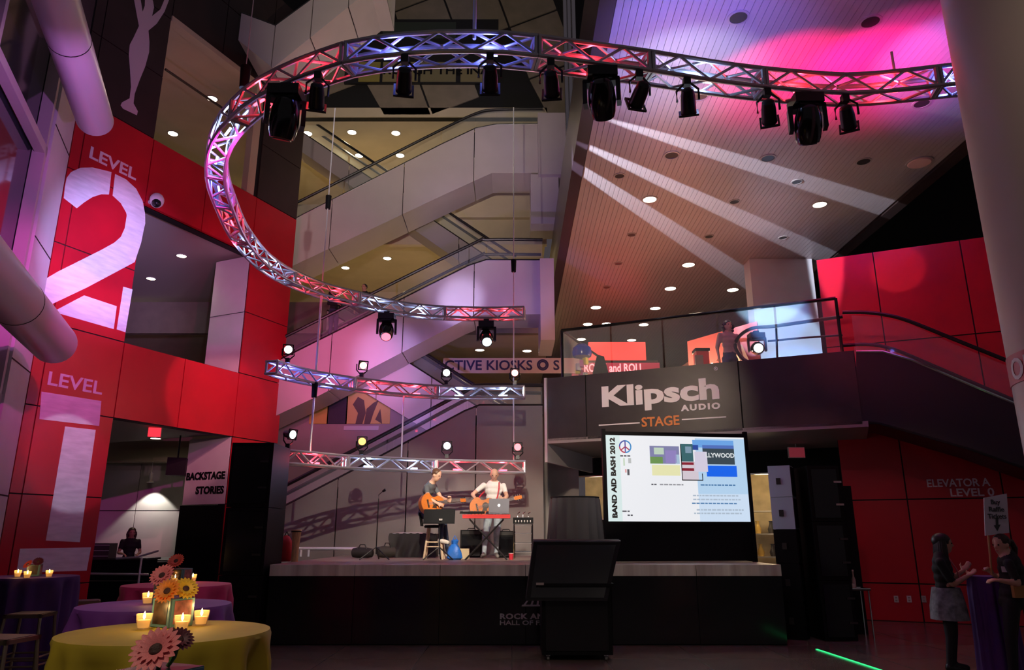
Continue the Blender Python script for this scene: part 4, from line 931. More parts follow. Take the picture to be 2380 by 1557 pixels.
def ring(r0, r1, a0, a1, m, n=18):
    vs = []; 
    for k in range(n+1):
        a = a0+(a1-a0)*k/n; vs.append((math.cos(a), math.sin(a)))
    return MB().prism([cx@V((x*r1, y*r1, 0)) for x, y in vs]+[cx@V((x*r0, y*r0, 0)) for x, y in reversed(vs)], PS.n*.002).obj('peace_symbol', m, scr, world=True)
for k in range(4): ring(.085, .107, k*math.pi/2, (k+1)*math.pi/2, EM('ps%d' % k, ((.02, .25, .60), (.05, .08, .40), (.55, .05, .10), (.04, .30, .70))[k]))
for a, n_ in ((90, 'navy2'), (270, 'navy2'), (218, 'red2'), (322, 'red2')):
    d = V((math.cos(R(a)), math.sin(R(a)), 0)); s_ = V((-d.y, d.x, 0))*.01
    MB().prism([cx@(s_), cx@(d*.09+s_), cx@(d*.09-s_), cx@(-s_)], PS.n*.002).obj('peace_symbol', EM(n_, (.10, .06, .35) if n_ == 'navy2' else (.50, .05, .10)), scr, world=True)
for v, u0, u1, c in ((.575, .31, .36, 0), (.575, .37, .55, 1), (.575, .66, .91, 2), (.70, .60, .93, 3), (.745, .60, .94, 3), (.79, .59, .92, 2), (.865, .62, .96, 3), (.905, .6, .94, 3), (.245, .10, .17, 0), (.885, .10, .15, 0), (.93, .135, .17, 0)):
    q = u0
    while q < u1-.01:
        L = random.uniform(.012, .03); sr(q, min(u1, q+L), v-.008, v+.008, 'ink%d' % c, ((.10, .10, .12), (.35, .35, .38), (.10, .25, .50), (.50, .60, .72))[c], .8, 3); q += L+.006
sr(.145, .16, .40, .47, 'ink0', (.10, .10, .12), .8, 3); sr(.13, .14, .40, .44, 'pinkdot', (.9, .4, .4), .8, 3); sr(.12, .13, .27, .36, 'palegrn', (.65, .8, .6), .8, 3); sr(.155, .175, .27, .33, 'palegry', (.6, .62, .62), .8, 3)
lamp('screen_light', 'AREA', PS.at(W_/2, (zt2+zb2)/2, .08), (.8, .88, 1.), 14, PS.at(W_/2, (zt2+zb2)/2-.3, 2), 1.2)

# kiosk in front of the stage
KYk = 10.15
ko = atZ(1338, 1522, 0); ki = thing('touch_kiosk', 'black touch-screen kiosk on casters standing in front of the stage', 'kiosk', (ko.x, ko.y, 0))
a = [atY(1222, 1396, KYk-.25), atY(1412, 1396, KYk-.25), atY(1442, 1260, KYk+.05), atY(1240, 1260, KYk+.05)]
MB().prism(a, V((0, .16, .04))).obj('monitor_housing', M_BLACK, ki, world=True)
c_ = sum(a, V())/4; MB().prism([p.lerp(c_, .10)+V((0, -.006, 0)) for p in a], V((0, .01, 0))).obj('monitor_back', M_BLKGLOSS, ki, world=True)
MB().tube([atY(1240, 1258, KYk+.05), atY(1442, 1258, KYk+.05)], .018, 8).obj('top_edge', mat('edge_blue', (.10, .10, .13), .2, .8), ki, True, True)
b0, b1 = atY(1258, 1400, KYk), atY(1418, 1400, KYk)
MB().span((b0.x, KYk-.12, .07), (b1.x, KYk+.5, .93)).obj('cabinet', M_BLACK, ki, world=True)
MB().span((b0.x+.05, KYk-.128, .12), (b1.x-.05, KYk-.12, .88)).obj('door', M_BLKGLOSS, ki, world=True)
MB().span((b0.x-.03, KYk-.2, .9), (b1.x+.03, KYk+.5, .94)).obj('shelf', M_BLACK, ki, world=True)
MB().box((0, 0, 0), (.10, .01, .03)).obj('badge', M_RIM, ki).matrix_basis = Matrix.Translation(atY(1255, 1357, KYk-.22)-V(ki.location))
for x_ in (b0.x+.08, b1.x-.08):
    for y_ in (KYk-.04, KYk+.42):
        MB().cyl((x_-.015, y_, .035), (x_+.015, y_, .035), .035, n=12).obj('caster', mat('caster_grey', (.25, .25, .25), .4), ki, True, True); MB().box((x_, y_, .06), (.05, .05, .02)).obj('caster_plate', M_ALU, ki, world=True)

# skirted lectern behind the kiosk
p0 = atY(1336, 1158, 12.9); t = thing('skirted_stand', 'tall stand under a pleated black skirt behind the kiosk', 'stand', (p0.x, 12.9, SH))
hh = p0.z-SH
MB().lathe([(.50, .0), (.46, hh*.5), (.42, hh-.02), (.41, hh)], 64, (0, 0, 0), lambda a, j: 1+.035*math.cos(a*16)*(1 if j < 3 else .3)).obj('skirt', mat('skirt_cloth', (.035, .03, .032), .8), t, True); MB().cyl((0, 0, hh), (0, 0, hh+.02), .42, n=32).obj('top', M_BLACK, t)

# microphone stand
def tripod(t, h, r, mm, z0=.22):
    for k in range(3):
        a = R(90+120*k); MB().tube([V((0, 0, z0)), V((math.cos(a)*r, math.sin(a)*r, .012))], .011, 6).obj('leg', mm, t, True)
    MB().cyl((0, 0, .1), (0, 0, h), .010, n=8).obj('pole', mm, t, True)
p = atY(873, 1306, 13.4); t = thing('microphone_stand', 'black microphone stand left of the seated guitarist', 'microphone stand', (p.x, 13.4, SH))
tripod(t, 1.05, .3, M_RAIL); MB().tube([V((0, 0, 1.03)), V((-.0, 0, 1.12)), V((.07, -.02, 1.18))], .009, 6).obj('boom', M_RAIL, t, True); MB().cyl((.07, -.02, 1.18), (.12, -.03, 1.21), .018, .026, n=10).obj('microphone', M_BLACK, t, True)
# music stand
p = atY(1020, 1305, 13.3); t = thing('music_stand', 'black music stand in front of the seated guitarist', 'music stand', (p.x, 13.3, SH))
tripod(t, .72, .3, M_RAIL)
q0, q1 = atY(985, 1183, 13.28), atY(1057, 1216, 13.28)
MB().prism([V((q0.x-p.x, -.06, q1.z-SH)), V((q1.x-p.x, -.06, q1.z-SH)), V((q1.x-p.x, .05, q0.z-SH)), V((q0.x-p.x, .05, q0.z-SH))], V((0, .015, 0))).obj('desk', M_BLACK, t)
MB().box(((q0.x+q1.x)/2-p.x, -.08, q1.z-SH), (q1.x-q0.x, .07, .015)).obj('ledge', M_BLACK, t); MB().box((0.02, -.072, (q0.z+q1.z)/2-SH-.06), (.06, .006, .03)).obj('badge', M_RIM, t)
# wooden stool
SEAT = atY(992, 1212, 13.75); t = thing('bar_stool', 'stool with black back and pale wooden legs under the seated guitarist', 'stool', (SEAT.x+.14, 13.85, SH))
M_WOODP = mat('pale_wood', (.62, .46, .30), .5, noise=.15, nscale=12, aniso=(8, 8, 1))
sh_ = .60
MB().lathe([(.0, sh_-.05), (.19, sh_-.05), (.20, sh_-.02), (.18, sh_), (0, sh_)], 20).obj('seat', M_BLACK, t, True)
for k in range(4):
    a = R(45+90*k); MB().tube([V((math.cos(a)*.15, math.sin(a)*.15, sh_-.05)), V((math.cos(a)*.24, math.sin(a)*.24, 0))], .020, 8).obj('leg', M_WOODP, t, True)
for z_ in (.22, .30):
    MB().tube([V((math.cos(R(45+90*k))*.205, math.sin(R(45+90*k))*.205, z_)) for k in range(4)], .011, 6, True).obj('foot_ring', M_WOODP, t, True)
MB().prism([V((-.25, -.14, sh_-.02)), V((-.25, .14, sh_-.02)), V((-.29, .14, sh_+.22)), V((-.29, -.14, sh_+.22))], V((.025, 0, 0))).obj('backrest', M_BLACK, t)
# low draped case and bags
p0, p1 = atY(905, 1240, 14.9), atY(1012, 1298, 14.9); t = thing('draped_case', 'low case under a rumpled black cloth behind the microphone stand', 'case', ((p0.x+p1.x)/2, 15.2, SH))
m = MB(); nx, ny = 26, 8; wx, hz = (p1.x-p0.x)/2, p0.z-SH
vs = []; fs = []
for j in range(ny+1):
    for i in range(nx+1):
        u = i/nx*2-1; v_ = j/ny; vs.append((u*wx*(1+.04*math.sin(v_*9)), -.3-.04*math.sin(i*.9+j*.5)*v_-.03*v_, hz*(1-v_)+.002+.012*math.sin(i*1.7)*(1-v_)))
for j in range(ny):
    for i in range(nx): k = j*(nx+1)+i; fs.append((k, k+1, k+nx+2, k+nx+1))
m.add(vs, fs); m.box((0, 0, hz/2), (2*wx-.02, .58, hz-.01)); m.obj('cloth', mat('rumpled_black', (.016, .013, .012), .7), t, True)
MB().ball((-.1, 0, hz), (.35, .2, .03), 14, 6).obj('folded_cloth', mat('grey_cloth', (.35, .33, .31), .8, bump=.4), t, True)
def bag(p, d, c, label, rz=0.):
    t = thing('duffel_bag', label, 'bag', p, rz, 'bags on the stage floor'); mm = mat('bag_%02d%02d%02d' % tuple(int(k*99) for k in c), c, .75, bump=.3, nscale=9)
    m = MB(); m.tube([V((-d[0]/2, 0, d[2]*.5)), V((-d[0]*.44, 0, d[2]*.5)), V((-d[0]*.2, 0, d[2]*.52)), V((d[0]*.25, 0, d[2]*.5)), V((d[0]*.45, 0, d[2]*.48)), V((d[0]/2, 0, d[2]*.48))], [d[2]*.2, d[2]*.42, d[2]*.5, d[2]*.47, d[2]*.4, d[2]*.15], 14).obj('body', mm, t, True)
    MB().tube([V((-d[0]*.2, -d[2]*.3, d[2]*.85)), V((-d[0]*.1, -d[2]*.2, d[2]*1.25)), V((d[0]*.1, -d[2]*.2, d[2]*1.25)), V((d[0]*.2, -d[2]*.3, d[2]*.85))], .012, 6).obj('handle', M_RAIL, t, True)
    return t
q = atY(842, 1300, 14.4); bag((q.x, 14.4, SH), (.42, .3, .2), (.015, .012, .012), 'black duffel bag lying left of the microphone stand')
q = atY(880, 1298, 14.4); bag((q.x+.10, 14.62, SH), (.36, .3, .22), (.03, .025, .02), 'dark brown bag lying behind the microphone stand', .5)
q = atY(1056, 1300, 13.5); t = thing('carrier_bag', 'bright blue carrier bag standing beside the music stand', 'bag', (q.x, 13.5, SH))
MB().lathe([(.09, 0), (.13, .03), (.12, .14), (.09, .22), (.05, .27), (.06, .33), (.02, .35)], 18, (0, 0, 0), lambda a, j: 1+.16*math.cos(a*3+j)+.08*math.cos(a*7+2*j)).obj('body', mat('bag_blue', (.02, .16, .60), .45, bump=.5, nscale=14), t, True); MB().tube([V((-.04, 0, .33)), V((0, -.01, .42)), V((.05, 0, .33))], .008, 6).obj('handle', MATS['bag_blue'], t, True)
q = atY(1070, 1300, 14.0); t = thing('open_box', 'small open cardboard box behind the music stand', 'box', (q.x, 14.1, SH))
mc = mat('cardboard', (.52, .42, .26), .8)
for d_, s_ in (((0, -.12, .09), (.3, .012, .18)), ((0, .12, .09), (.3, .012, .18)), ((-.15, 0, .09), (.012, .24, .18)), ((.15, 0, .09), (.012, .24, .18)), ((0, 0, .006), (.3, .24, .012))): MB().box(d_, s_).obj('side', mc, t)
def amp(x, Y, w_, h_, d_, label):
    q = atY(x, 1300, Y); t = thing('amplifier', label, 'amplifier', (q.x, Y, SH), 0, 'small black amplifiers on the stage')
    MB().box((0, 0, h_/2), (w_, d_, h_)).obj('cabinet', M_BLACK, t); MB().box((0, -d_/2-.006, h_*.42), (w_*.86, .012, h_*.72)).obj('grille', M_BLKGLOSS, t); MB().box((0, -d_/2-.006, h_*.9), (w_*.86, .012, h_*.12)).obj('control_panel', M_UNLIT, t); MB().tube([V((-.08, 0, h_)), V((-.06, 0, h_+.03)), V((.06, 0, h_+.03)), V((.08, 0, h_))], .01, 6).obj('handle', M_RAIL, t, True)
amp(1095, 15.0, .42, .52, .3, 'black amplifier behind the keyboard stand, left of the standing guitarist')
amp(1176, 14.9, .36, .50, .32, 'black amplifier right of the standing guitarist')
# keyboard on X stand with laptop
p0, p1 = atY(1076, 1205, 13.5), atY(1186, 1205, 13.5); kx = (p0.x+p1.x)/2; kz = p0.z-SH
t = thing('keyboard_stand', 'black crossed keyboard stand in front of the standing guitarist', 'stand', (kx, 13.5, SH))
for e in (-1, 1):
    for y_ in (-.12, .12): MB().tube([V((e*.36, y_+e*.015, .012)), V((-e*.30, y_+e*.015, kz-.02))], .014, 6).obj('leg', M_RAIL, t, True)
    MB().tube([V((e*.36, -.18, .014)), V((e*.36, .18, .014))], .014, 6).obj('foot', M_RAIL, t, True)
    MB().tube([V((e*.30, -.18, kz-.012)), V((e*.30, .18, kz-.012))], .012, 6).obj('support_bar', M_RAIL, t, True)
t = thing('keyboard', 'red keyboard lying on the crossed stand', 'keyboard', (kx, 13.5, SH+kz))
kw = p1.x-p0.x
MB().box((0, 0, .035), (kw, .30, .065)).obj('body', mat('nord_red', (.62, .03, .03), .35), t)
MB().box((0, .08, .071), (kw*.9, .11, .008)).obj('key_bed', M_WHITE, t)
for k in range(12): MB().box((-kw*.4+k*kw*.073, .10, .079), (.012, .07, .010)).obj('black_key', M_BLACK, t)
t = thing('mixing_pad', 'thin black effects pad at the left end of the keyboard', 'effects unit', (kx-.26, 13.5, SH+kz+.084), R(6))
MB().box((0, 0, .02), (.44, .24, .036)).obj('body', M_BLACK, t); MB().box((-.12, -.05, .041), (.1, .06, .006)).obj('paper', M_WHITE, t)
for k in range(4): MB().cyl((.0+k*.05, .04, .038), (.0+k*.05, .04, .056), .012, n=8).obj('knob', M_RIM, t)
t = thing('laptop', 'silver laptop open on the right of the keyboard', 'laptop', (kx+.22, 13.43, SH+kz+.084))
ml = mat('laptop_silver', (.45, .46, .52), .35, .5)
MB().box((0, .05, .008), (.36, .25, .014)).obj('base', ml, t)
MB().prism([V((-.18, -.09, .015)), V((.18, -.09, .015)), V((.19, -.15, .255)), V((-.17, -.15, .255))], V((0, .008, 0))).obj('lid', ml, t)
MB().cyl((.005, -.123, .14), (.005, -.127, .14), .022, n=12).obj('logo', glow('lapt_logo', (1., .95, .9), 3.), t)
# chrome rack with mixer
p = atY(1216, 1303, 14.2); t = thing('chrome_rack', 'chrome tubular rack at the right of the stage back', 'rack', (p.x, 14.2, SH))
for ex in (-.17, .17):
    for ey in (-.15, .15): MB().cyl((ex, ey, 0), (ex, ey, .62), .014, n=8).obj('post', M_CHROME, t, True)
for z_ in (.12, .28, .45, .60):
    MB().tube([V((-.17, -.15, z_)), V((.17, -.15, z_)), V((.17, .15, z_)), V((-.17, .15, z_))], .010, 6, True).obj('rail', M_CHROME, t, True)
t = thing('mixing_desk', 'small black mixing desk on top of the chrome rack', 'mixer', (p.x, 14.2, SH+.625))
MB().box((0, 0, .06), (.38, .32, .11)).obj('body', M_BLACK, t)
for k in range(3): MB().tube([V((-.1+.1*k, 0, .115)), V((-.1+.1*k, 0, .19)), V((-.06+.1*k, -.03, .22))], .008, 6).obj('cable_plug', M_CHROME, t, True)
for k in range(6): MB().box((-.14+.055*k, -.163, .05), (.02, .008, .04)).obj('fader', M_RIM, t)
p = atY(1188, 1298, 13.6); t = thing('red_cup', 'small red cup on the stage near the chrome rack', 'cup', (p.x, 13.6, SH)); MB().lathe([(.035, 0), (.045, .11), (.042, .11), (.033, .01), (0, .01)], 14).obj('cup', mat('cup_red', (.6, .03, .05), .4), t, True); MB().lathe([(.046, .105), (.048, .113), (.042, .113)], 14).obj('lip', M_WHITE, t, True)
# upright wooden drum and red bag at the left
p = atY(684, 1307, 12.6); t = thing('tall_drum', 'tall tan wooden drum at the left edge of the stage', 'drum', (p.x, 12.6, SH))
MB().lathe([(.06, 0), (.055, .2), (.075, .45), (.08, .50)], 18).obj('shell', mat('tan_wood', (.62, .40, .18), .5, noise=.2, nscale=10, aniso=(6, 6, 1)), t, True); MB().cyl((0, 0, .5), (0, 0, .515), .082, n=18).obj('drum_head', mat('drum_skin', (.75, .62, .45), .6), t); MB().lathe([(.083, .47), (.086, .48), (.083, .49)], 18).obj('hoop', M_BLACK, t, True)
p = atY(660, 1300, 12.7); t = thing('red_bag', 'red bag standing beside the tall tan drum', 'bag', (p.x, 12.75, SH)); MB().lathe([(.09, 0), (.12, .08), (.11, .3), (.05, .40), (.02, .42), (0, .42)], 14).obj('body', mat('bag_red', (.5, .02, .03), .7, bump=.3), t, True); MB().tube([V((-.05, 0, .38)), V((0, 0, .48)), V((.05, 0, .38))], .01, 6).obj('strap', M_BLACK, t, True)

# ================================================================ PEOPLE
SKIN = mat('skin', (.62, .36, .25), .5); SKIN2 = mat('skin_tan', (.50, .28, .19), .5)
def capsule(m, p, q, r0, r1, n=10):
    p, q = V(p), V(q); d = q-p
    if d.length < 1e-5: d = V((0, 0, 1e-4)); q = p+d
    k = [p-d.normalized()*r0*.7, p-d.normalized()*r0*.35, p, q, q+d.normalized()*r1*.35, q+d.normalized()*r1*.7]
    m.tube(k, [r0*.55, r0*.9, r0, r1, r1*.9, r1*.55], n)
def body(name, label, J, cloth, vox=.013, root=None, skin=None, hair=None, face=None, shoes=None, extra=None, group=None, sleeves=.5, head_r=1.):
    """J: dict of world joints. cloth: materials for shirt, trousers, shoe. One continuous remeshed surface."""
    skin = skin or SKIN
    J = {k: V(v) for k, v in J.items()}
    base = V(root); parts = []      # (p, q, r, tag)
    m = MB()
    def cap(p, q, r0, r1, tagi, n=10): capsule(m, p, q, r0, r1, n); parts.append((p, q, r0, r1, tagi))
    def ell(c, r, M, tagi):
        m.ball(c, r, 14, 10, M); parts.append((c, c+V((0, 0, 1e-4)), min(r)*.98+.25*(max(r)-min(r)), min(r)*.98, tagi))
    sd = (J['shR']-J['shL']).normalized(); up = (J['neck']-J['pelvis']).normalized(); fw = sd.cross(up).normalized()
    Q = Matrix((sd, -fw, up)).transposed()          # columns: side, back, up
    Q = Matrix([[sd[i], (-fw)[i], up[i]] for i in range(3)])
    w_ = (J['shR']-J['shL']).length/2
    # torso stations
    st = [(J['pelvis'], .86*w_, .62*w_, 1), (J['pelvis'].lerp(J['waist'], .5), .84*w_, .60*w_, 1), (J['waist'], .76*w_, .56*w_, 0), (J['waist'].lerp(J['chest'], .5), .82*w_, .58*w_, 0), (J['chest'], .92*w_, .62*w_, 0), (J['chest'].lerp(J['neck'], .5), .94*w_, .55*w_, 0), (J['chest'].lerp(J['neck'], .78), .74*w_, .44*w_, 0)]
    for c, rx, ry, tg in st: ell(c, (rx, ry, .095*(w_/.19)), Q, tg)
    hd = J['head']; f = V(face if face else fw).normalized(); hs = f.cross(V((0, 0, 1))).normalized(); hu = hs.cross(f); k = head_r
    HQ = Matrix([[hs[i], (-f)[i], hu[i]] for i in range(3)])
    cap(J['neck']-up*.02, hd-hu*.05*k, .056, .052, 2)
    ell(hd+hu*.018*k, (.076*k, .096*k, .098*k), HQ, 2); ell(hd-hu*.045*k+f*.018*k, (.060*k, .072*k, .075*k), HQ, 2)
    cap(hd+f*.088*k+hu*.012*k, hd+f*.108*k-hu*.018*k, .010, .014, 2, 6)
    for e in (-1, 1): ell(hd+hs*e*.078*k-hu*.008*k, (.012, .022, .032), HQ, 2)
    for S in 'LR':
        sh, el, wr = J['sh'+S], J['el'+S], J['wr'+S]
        cap(sh, el.lerp(sh, 1-sleeves) if sleeves < 1 else el, .054, .047, 0)
        cap(sh.lerp(el, min(sleeves, .98)), el, .043, .038, 2 if sleeves < 1 else 0); cap(el, wr, .038, .026, 2 if sleeves <= 1 else 0)
        d = V(J.get('hd'+S, wr+(wr-el).normalized()*.1))-wr; d = d.normalized(); pn = V(J.get('pn'+S, V((0, 0, -1)))); sx = d.cross(pn).normalized(); pn = sx.cross(d)
        PQ = Matrix([[sx[i], pn[i], d[i]] for i in range(3)])
        ell(wr+d*.045, (.038, .017, .050), PQ, 2)
        cu = J.get('curl'+S, V((.5, 0, 0))).x
        for n_, (o, L) in enumerate(((-.028, .066), (-.009, .074), (.010, .070), (.028, .055))):
            b = wr+d*.085+sx*o; c1_ = b+(d*math.cos(cu)+pn*math.sin(cu))*L*.55; c2_ = c1_+(d*math.cos(cu*2.2)+pn*math.sin(cu*2.2))*L*.5
            cap(b-d*.02, c1_, .0105, .0098, 2, 6); cap(c1_, c2_, .0098, .0085, 2, 6)
        b = wr+d*.035-sx*.034; c1_ = b+(d*.6-sx*.7+pn*.3).normalized()*.04; cap(b, c1_, .013, .011, 2, 6); cap(c1_, c1_+(d*.8-sx*.1+pn*.5).normalized()*.032, .011, .009, 2, 6)
        hp, kn, an = J['hip'+S], J['kn'+S], J['an'+S]
        cap(hp, kn, .088, .060, 1, 12); cap(kn, an, .058, .042, 1, 12)
        tdir = V(J.get('toe'+S, an+V((fw.x, fw.y, 0)).normalized()*.16-V((0, 0, .05))))-an
        cap(an+V((0, 0, -.02))-tdir*.15, an+tdir, .045, .036, 3, 10)
    me = m.mesh(name+'_raw', [cloth[0]]); o = bpy.data.objects.new(name, me); COL.objects.link(o)
    rm = o.modifiers.new('r', 'REMESH'); rm.mode = 'VOXEL'; rm.voxel_size = vox; sm = o.modifiers.new('s', 'SMOOTH'); sm.iterations = 3; sm.factor = .5
    bpy.context.view_layer.update(); dg = bpy.context.evaluated_depsgraph_get()
    nm = bpy.data.meshes.new_from_object(o.evaluated_get(dg)); o.modifiers.clear(); o.data = nm; nm.name = name
    nm.materials.clear()
    for x in (cloth[0], cloth[1], skin, cloth[2]): nm.materials.append(x)
    P = np.empty(len(nm.vertices)*3); nm.vertices.foreach_get('co', P); P = P.reshape(-1, 3)
    C = np.array([P[list(p.vertices)].mean(0) for p in nm.polygons])
    best = np.full(len(C), 1e9); tg = np.zeros(len(C), int)
    for p, q, r0, r1, ti in parts:
        p_, q_ = np.array(p), np.array(q); d = q_-p_; t = np.clip(((C-p_)@d)/(d@d+1e-12), 0, 1)
        dist = np.linalg.norm(C-p_-t[:, None]*d, axis=1)-(r0+(r1-r0)*t)
        b = dist < best; best[b] = dist[b]; tg[b] = ti
    nm.polygons.foreach_set('material_index', tg.tolist()); nm.polygons.foreach_set('use_smooth', [True]*len(nm.polygons))
    P -= np.array(base); nm.vertices.foreach_set('co', P.ravel()); nm.update(); o.location = base
    tag(o, label, 'person', group)
    kid = lambda mb, n, mm: mb.obj(n, mm, o, True, True)
    o.matrix_basis = Matrix.Translation(base)
    for e in (-1, 1): kid(MB().ball(hd+f*.084*k+hs*e*.032*k+hu*.012*k, .010*k, 8, 6), 'eye', M_BLACK)
    kid(MB().ball(hd+f*.088*k-hu*.052*k, (.022*k, .008*k, .006*k), 8, 6, HQ), 'mouth', mat('lips', (.42, .12, .10), .5))
    if hair: hair(o, hd, HQ, f, hs, hu, k, kid)
    if extra: extra(o, kid)
    return o
def hair_short(mm):
    def h(o, hd, Q, f, s, u, k, kid):
        m = MB(); m.ball(hd+u*.034*k-f*.016*k, (.084*k, .098*k, .090*k), 18, 12, Q)
        for i in range(26):
            a = random.uniform(0, 6.28); r = random.uniform(.2, 1); d = (s*math.cos(a)*r*.07+f*math.sin(a)*r*.07)*k; m.ball(hd+u*(.10-.05*r*r)*k+d-f*.012*k, .022*k, 6, 5)
        # keep the face clear
        m.v = [p+(f*min(0, -((p-hd).dot(f)-.055*k)) if ((p-hd).dot(f) > .055*k and (p-hd).dot(u) < .06*k) else V((0, 0, 0))) for p in m.v]
        kid(m, 'hair', mm)
    return h
def hair_long(mm, L=.32, w_=1.):
    def h(o, hd, Q, f, s, u, k, kid):
        m = MB(); m.ball(hd+u*.036*k-f*.020*k, (.092*k, .106*k, .094*k), 18, 12, Q)
        m.v = [p+(f*min(0, -((p-hd).dot(f)-.05*k)) if ((p-hd).dot(f) > .05*k and (p-hd).dot(u) < .06*k) else V((0, 0, 0))) for p in m.v]
        for i in range(13):
            a = (i/12-.5)*3.0; b = hd+(s*math.sin(a)*.082*w_-f*math.cos(a)*.085)*k+u*.03
            m.tube([b, b-V((0, 0, L*.4))+(b-hd)*.15, b-V((0, 0, L*.8))+(b-hd)*.05, b-V((0, 0, L))-(b-hd)*.1], [.024, .027, .022, .008], 8)
        kid(m, 'hair', mm)
    return h
def hair_tail(mm):
    def h(o, hd, Q, f, s, u, k, kid):
        hair_short(mm)(o, hd, Q, f, s, u, k, kid)
        b = hd-f*.10*k+u*.03; kid(MB().tube([b, b-f*.06-u*.02, b-f*.09-u*.10, b-f*.07-u*.18, b-f*.05-u*.22], [.022, .035, .036, .024, .006], 8), 'ponytail', mm)
    return h
M_HB = mat('hair_black', (.012, .009, .008), .45); M_HBR = mat('hair_brown', (.10, .045, .02), .5); M_HDB = mat('hair_dark_brown', (.035, .018, .010), .5)
M_JEANS = mat('pale_jeans', (.36, .42, .46), .75, noise=.25, nscale=12, bump=.15); M_DJEANS = mat('dark_jeans', (.04, .06, .11), .75, noise=.2, nscale=12)
M_TEE = mat('white_tee', (.78, .76, .72), .75, bump=.12, nscale=10); M_GSH = mat('grey_shirt', (.10, .11, .12), .75, bump=.15, nscale=10); M_BTEE = mat('black_tee', (.010, .010, .011), .8)
M_SHOE = mat('shoe_grey', (.22, .20, .18), .6); M_SHOEB = mat('shoe_black', (.01, .01, .01), .4)
def scaleY(pts, Y): return {k: (atY(v[0], v[1], Y+(v[2] if len(v) > 2 else 0)) if not isinstance(v, V) else v) for k, v in pts.items()}

# standing guitarist ---------------------------------------------------------
YG = 14.3
JS = scaleY(dict(head=(1149, 1103, -.06), neck=(1148, 1121), chest=(1147, 1142), waist=(1147, 1170), pelvis=(1147, 1192), shL=(1125, 1127), shR=(1170, 1128), elL=(1098, 1149, -.05), elR=(1178, 1154, -.10),
                 wrL=(1112, 1169, -.26), wrR=(1166, 1166, -.27), hipL=(1136, 1195), hipR=(1158, 1195), knL=(1129, 1243, -.02), knR=(1154, 1243, -.02), anL=(1125, 1288), anR=(1153, 1288)), YG)
JS['hdL'] = JS['wrL']+V((.10, .0, -.03)); JS['pnL'] = V((0, .8, -.4)); JS['hdR'] = JS['wrR']+V((-.03, -.01, .10)); JS['pnR'] = V((0, .9, 0)); JS['curlR'] = V((.95, 0, 0)); JS['curlL'] = V((.6, 0, 0))
for S, dx in (('L', -.03), ('R', .03)):
    JS['an'+S].z = SH+.085; JS['toe'+S] = JS['an'+S]+V((dx, -.16, -.04))
rootS = V((JS['pelvis'].x, YG, SH))
def strapS(o, kid):
    kid(MB().tube([atY(1126, 1174, YG-.16), atY(1140, 1150, YG-.17), atY(1158, 1135, YG-.15), atY(1163, 1126, YG-.07), atY(1160, 1122, YG+.05)], .016, 6), 'guitar_strap_front', mat('strap_red', (.62, .03, .05), .6)) if False else None
body('person', 'bald man in white T-shirt and pale jeans playing an orange guitar behind the laptop', JS, (M_TEE, M_JEANS, M_SHOE), .0125, rootS, face=V((.05, -.9, -.42)), sleeves=.55)
# seated guitarist -----------------------------------------------------------
Y2 = 13.85
JT = scaleY(dict(head=(1014, 1104, -.12), neck=(1004, 1122, -.05), chest=(996, 1140, 0), waist=(988, 1170, .02), pelvis=(985, 1193, .02), shL=(991, 1131, -.16), shR=(1009, 1129, .16), elL=(995, 1156, -.28), elR=(1024, 1156, .10),
                 wrL=(1017, 1170, -.30), wrR=(1046, 1166, -.14), hipL=(988, 1197, -.08), hipR=(989, 1197, .10), knL=(1026, 1203, -.16), knR=(1030, 1200, .06), anL=(1024, 1254, -.16), anR=(1042, 1285, .04)), Y2)
JT['hdL'] = JT['wrL']+V((.10, .02, -.03)); JT['pnL'] = V((0, .9, -.3)); JT['hdR'] = JT['wrR']+V((0, -.02, .1)); JT['pnR'] = V((-.3, -.8, 0)); JT['curlR'] = V((.95, 0, 0)); JT['curlL'] = V((.6, 0, 0))
for S in 'LR': JT['toe'+S] = JT['an'+S]+V((.14, -.05, -.05))
JT['anR'].z = SH+.09; JT['toeR'] = JT['anR']+V((.15, -.04, -.04))
body('person', 'seated man with short brown hair in grey shirt playing guitar at the music stand', JT, (M_GSH, M_DJEANS, mat('shoe_white', (.6, .55, .48), .6)), .0125, V((JT['pelvis'].x, Y2, SH)), face=V((.82, -.42, -.40)), hair=hair_short(M_HBR), sleeves=.55)
